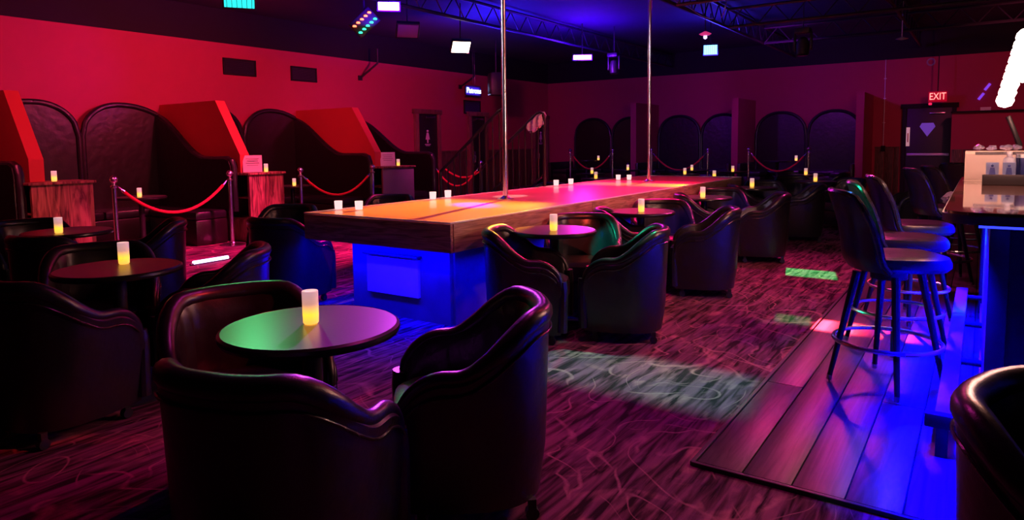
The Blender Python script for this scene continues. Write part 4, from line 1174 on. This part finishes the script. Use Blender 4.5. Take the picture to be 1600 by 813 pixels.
# red and green LED bar
loc = Vector((-6.82, 6.5, 3.0))
t = thing('led_bar', 'tilted bar light with a row of red lamps and a row of green lamps', 'light', loc, 0)
Bd = (Vector((.55, .83, 0))).normalized()
dirv = (atz(590, 20, 3.1)-atz(556, 52, 3.0)).normalized(); dirv = Vector((.42, .5, .62)).normalized()
vw = (Vector(CAMP)-loc).normalized(); sd_ = dirv.cross(vw).normalized(); nrm = sd_.cross(dirv).normalized()
if nrm.dot(vw) < 0: nrm = -nrm
R3 = Matrix((sd_, dirv, nrm)).transposed()
box('bar_housing', nrm*-.045, (.24, .36, .05), M_STEEL, t, .008, R3)
for k in range(5):
    for s_, mm_, nm in ((-1, glow('red_lamp', (1, .12, .05), 6), 'red_lamp'), (1, glow('green_lamp', (.03, 1, .45), 3), 'green_lamp')):
        bm = add_lathe(new(), [(0, -.012), (.024, -.01), (.026, 0), (.018, .01), (0, .014)], n=14)
        o = obj(nm, bm, mm_, t); o.location = sd_*.055*s_*(-1 if sd_.dot(_R) < 0 else 1)+dirv*(-.135+.0675*k)
obj('hanger', add_tube(new(), [nrm*-.06, Vector((0, 0, ZC-.01-loc.z))-nrm*.06], .012, 6), M_STEEL, t)
# moving heads
def moving_head(label, loc, s=1.0):
    t = thing('moving_head', label, 'light', loc, 0, 'moving head stage lights')
    box('head_base', (0, 0, .30*s), (.22*s, .22*s, .08*s), M_PLAST, t, .01)
    for sx in (-1, 1): box('yoke_arm', (sx*.12*s, 0, .14*s), (.03*s, .08*s, .28*s), M_PLAST, t, .01)
    obj('head', add_lathe(new(), [(.05*s, -.16*s), (.09*s, -.14*s), (.1*s, 0), (.07*s, .1*s), (.02*s, .13*s)], (0, 0, .08*s), 20), M_STEEL, t)
    obj('head_lens', add_lathe(new(), [(0, -.163*s), (.075*s, -.161*s)], (0, 0, .08*s), 20), mat('dark_lens', (.1, .05, .3), .1), t)
    obj('hanger', add_tube(new(), [(0, 0, .33*s), (0, 0, ZC-.01-loc[2])], .012, 6), M_STEEL, t)
    return t
moving_head('dark moving head light right of the violet bar light', (-6.3, 12.9, 2.86))
moving_head('dark moving head light with violet sheen over the aisle', (-2.6, 12.6, 2.9), 1.1)
p = atz(1408, 73, 3.3)
t = thing('ceiling_sprinkler', 'small pale ceiling fixture right of centre above the exit', 'fixture', (-1.2, 13.5, 3.05))
obj('disc', add_lathe(new(), [(.02, 0), (.10, .02), (.06, .035), (.02, .05)], n=20), M_WHITE, t); obj('stem', add_tube(new(), [(0, 0, .04), (0, 0, ZC-3.06)], .008, 6), M_WHITE, t)
p = aty(1102, 54, 11.2)
t = thing('pink_lamp', 'small pink lit lamp under the truss above the blue light unit', 'light', (p.x, p.y, p.z))
obj('shade', add_lathe(new(), [(.02, .05), (.10, .01), (.07, -.01), (0, -.02)], n=20), mat('pink_shade', (.6, .1, .3), .5, emis=(1, .05, .3), es=.5), t)
obj('lamp_bulb', add_lathe(new(), [(0, -.08), (.03, -.06), (.03, -.02)], n=14), glow('pale_bulb', (.7, .5, 1), 2), t)
obj('stem', add_tube(new(), [(0, 0, .04), (0, 0, ZC-.01-p.z)], .01, 6), M_STEEL, t)
# violet tube lying on the floor of the left aisle
a = atz(302, 411, .03); b = atz(356, 402, .03)
t = thing('floor_tube', 'glowing violet white tube light on the magenta lit floor', 'light', (0, 0, 0))
obj('tube', add_tube(new(), [a+Vector((0, 0, .0)), b], .022, 10), glow('tube_glow', (.75, .45, 1), 5), t)
dv = (b-a).normalized()
obj('tube_base', add_tube(new(), [a-dv*.04+Vector((0, 0, -.016)), b+dv*.04+Vector((0, 0, -.016))], .013, 6), M_STEEL, t)
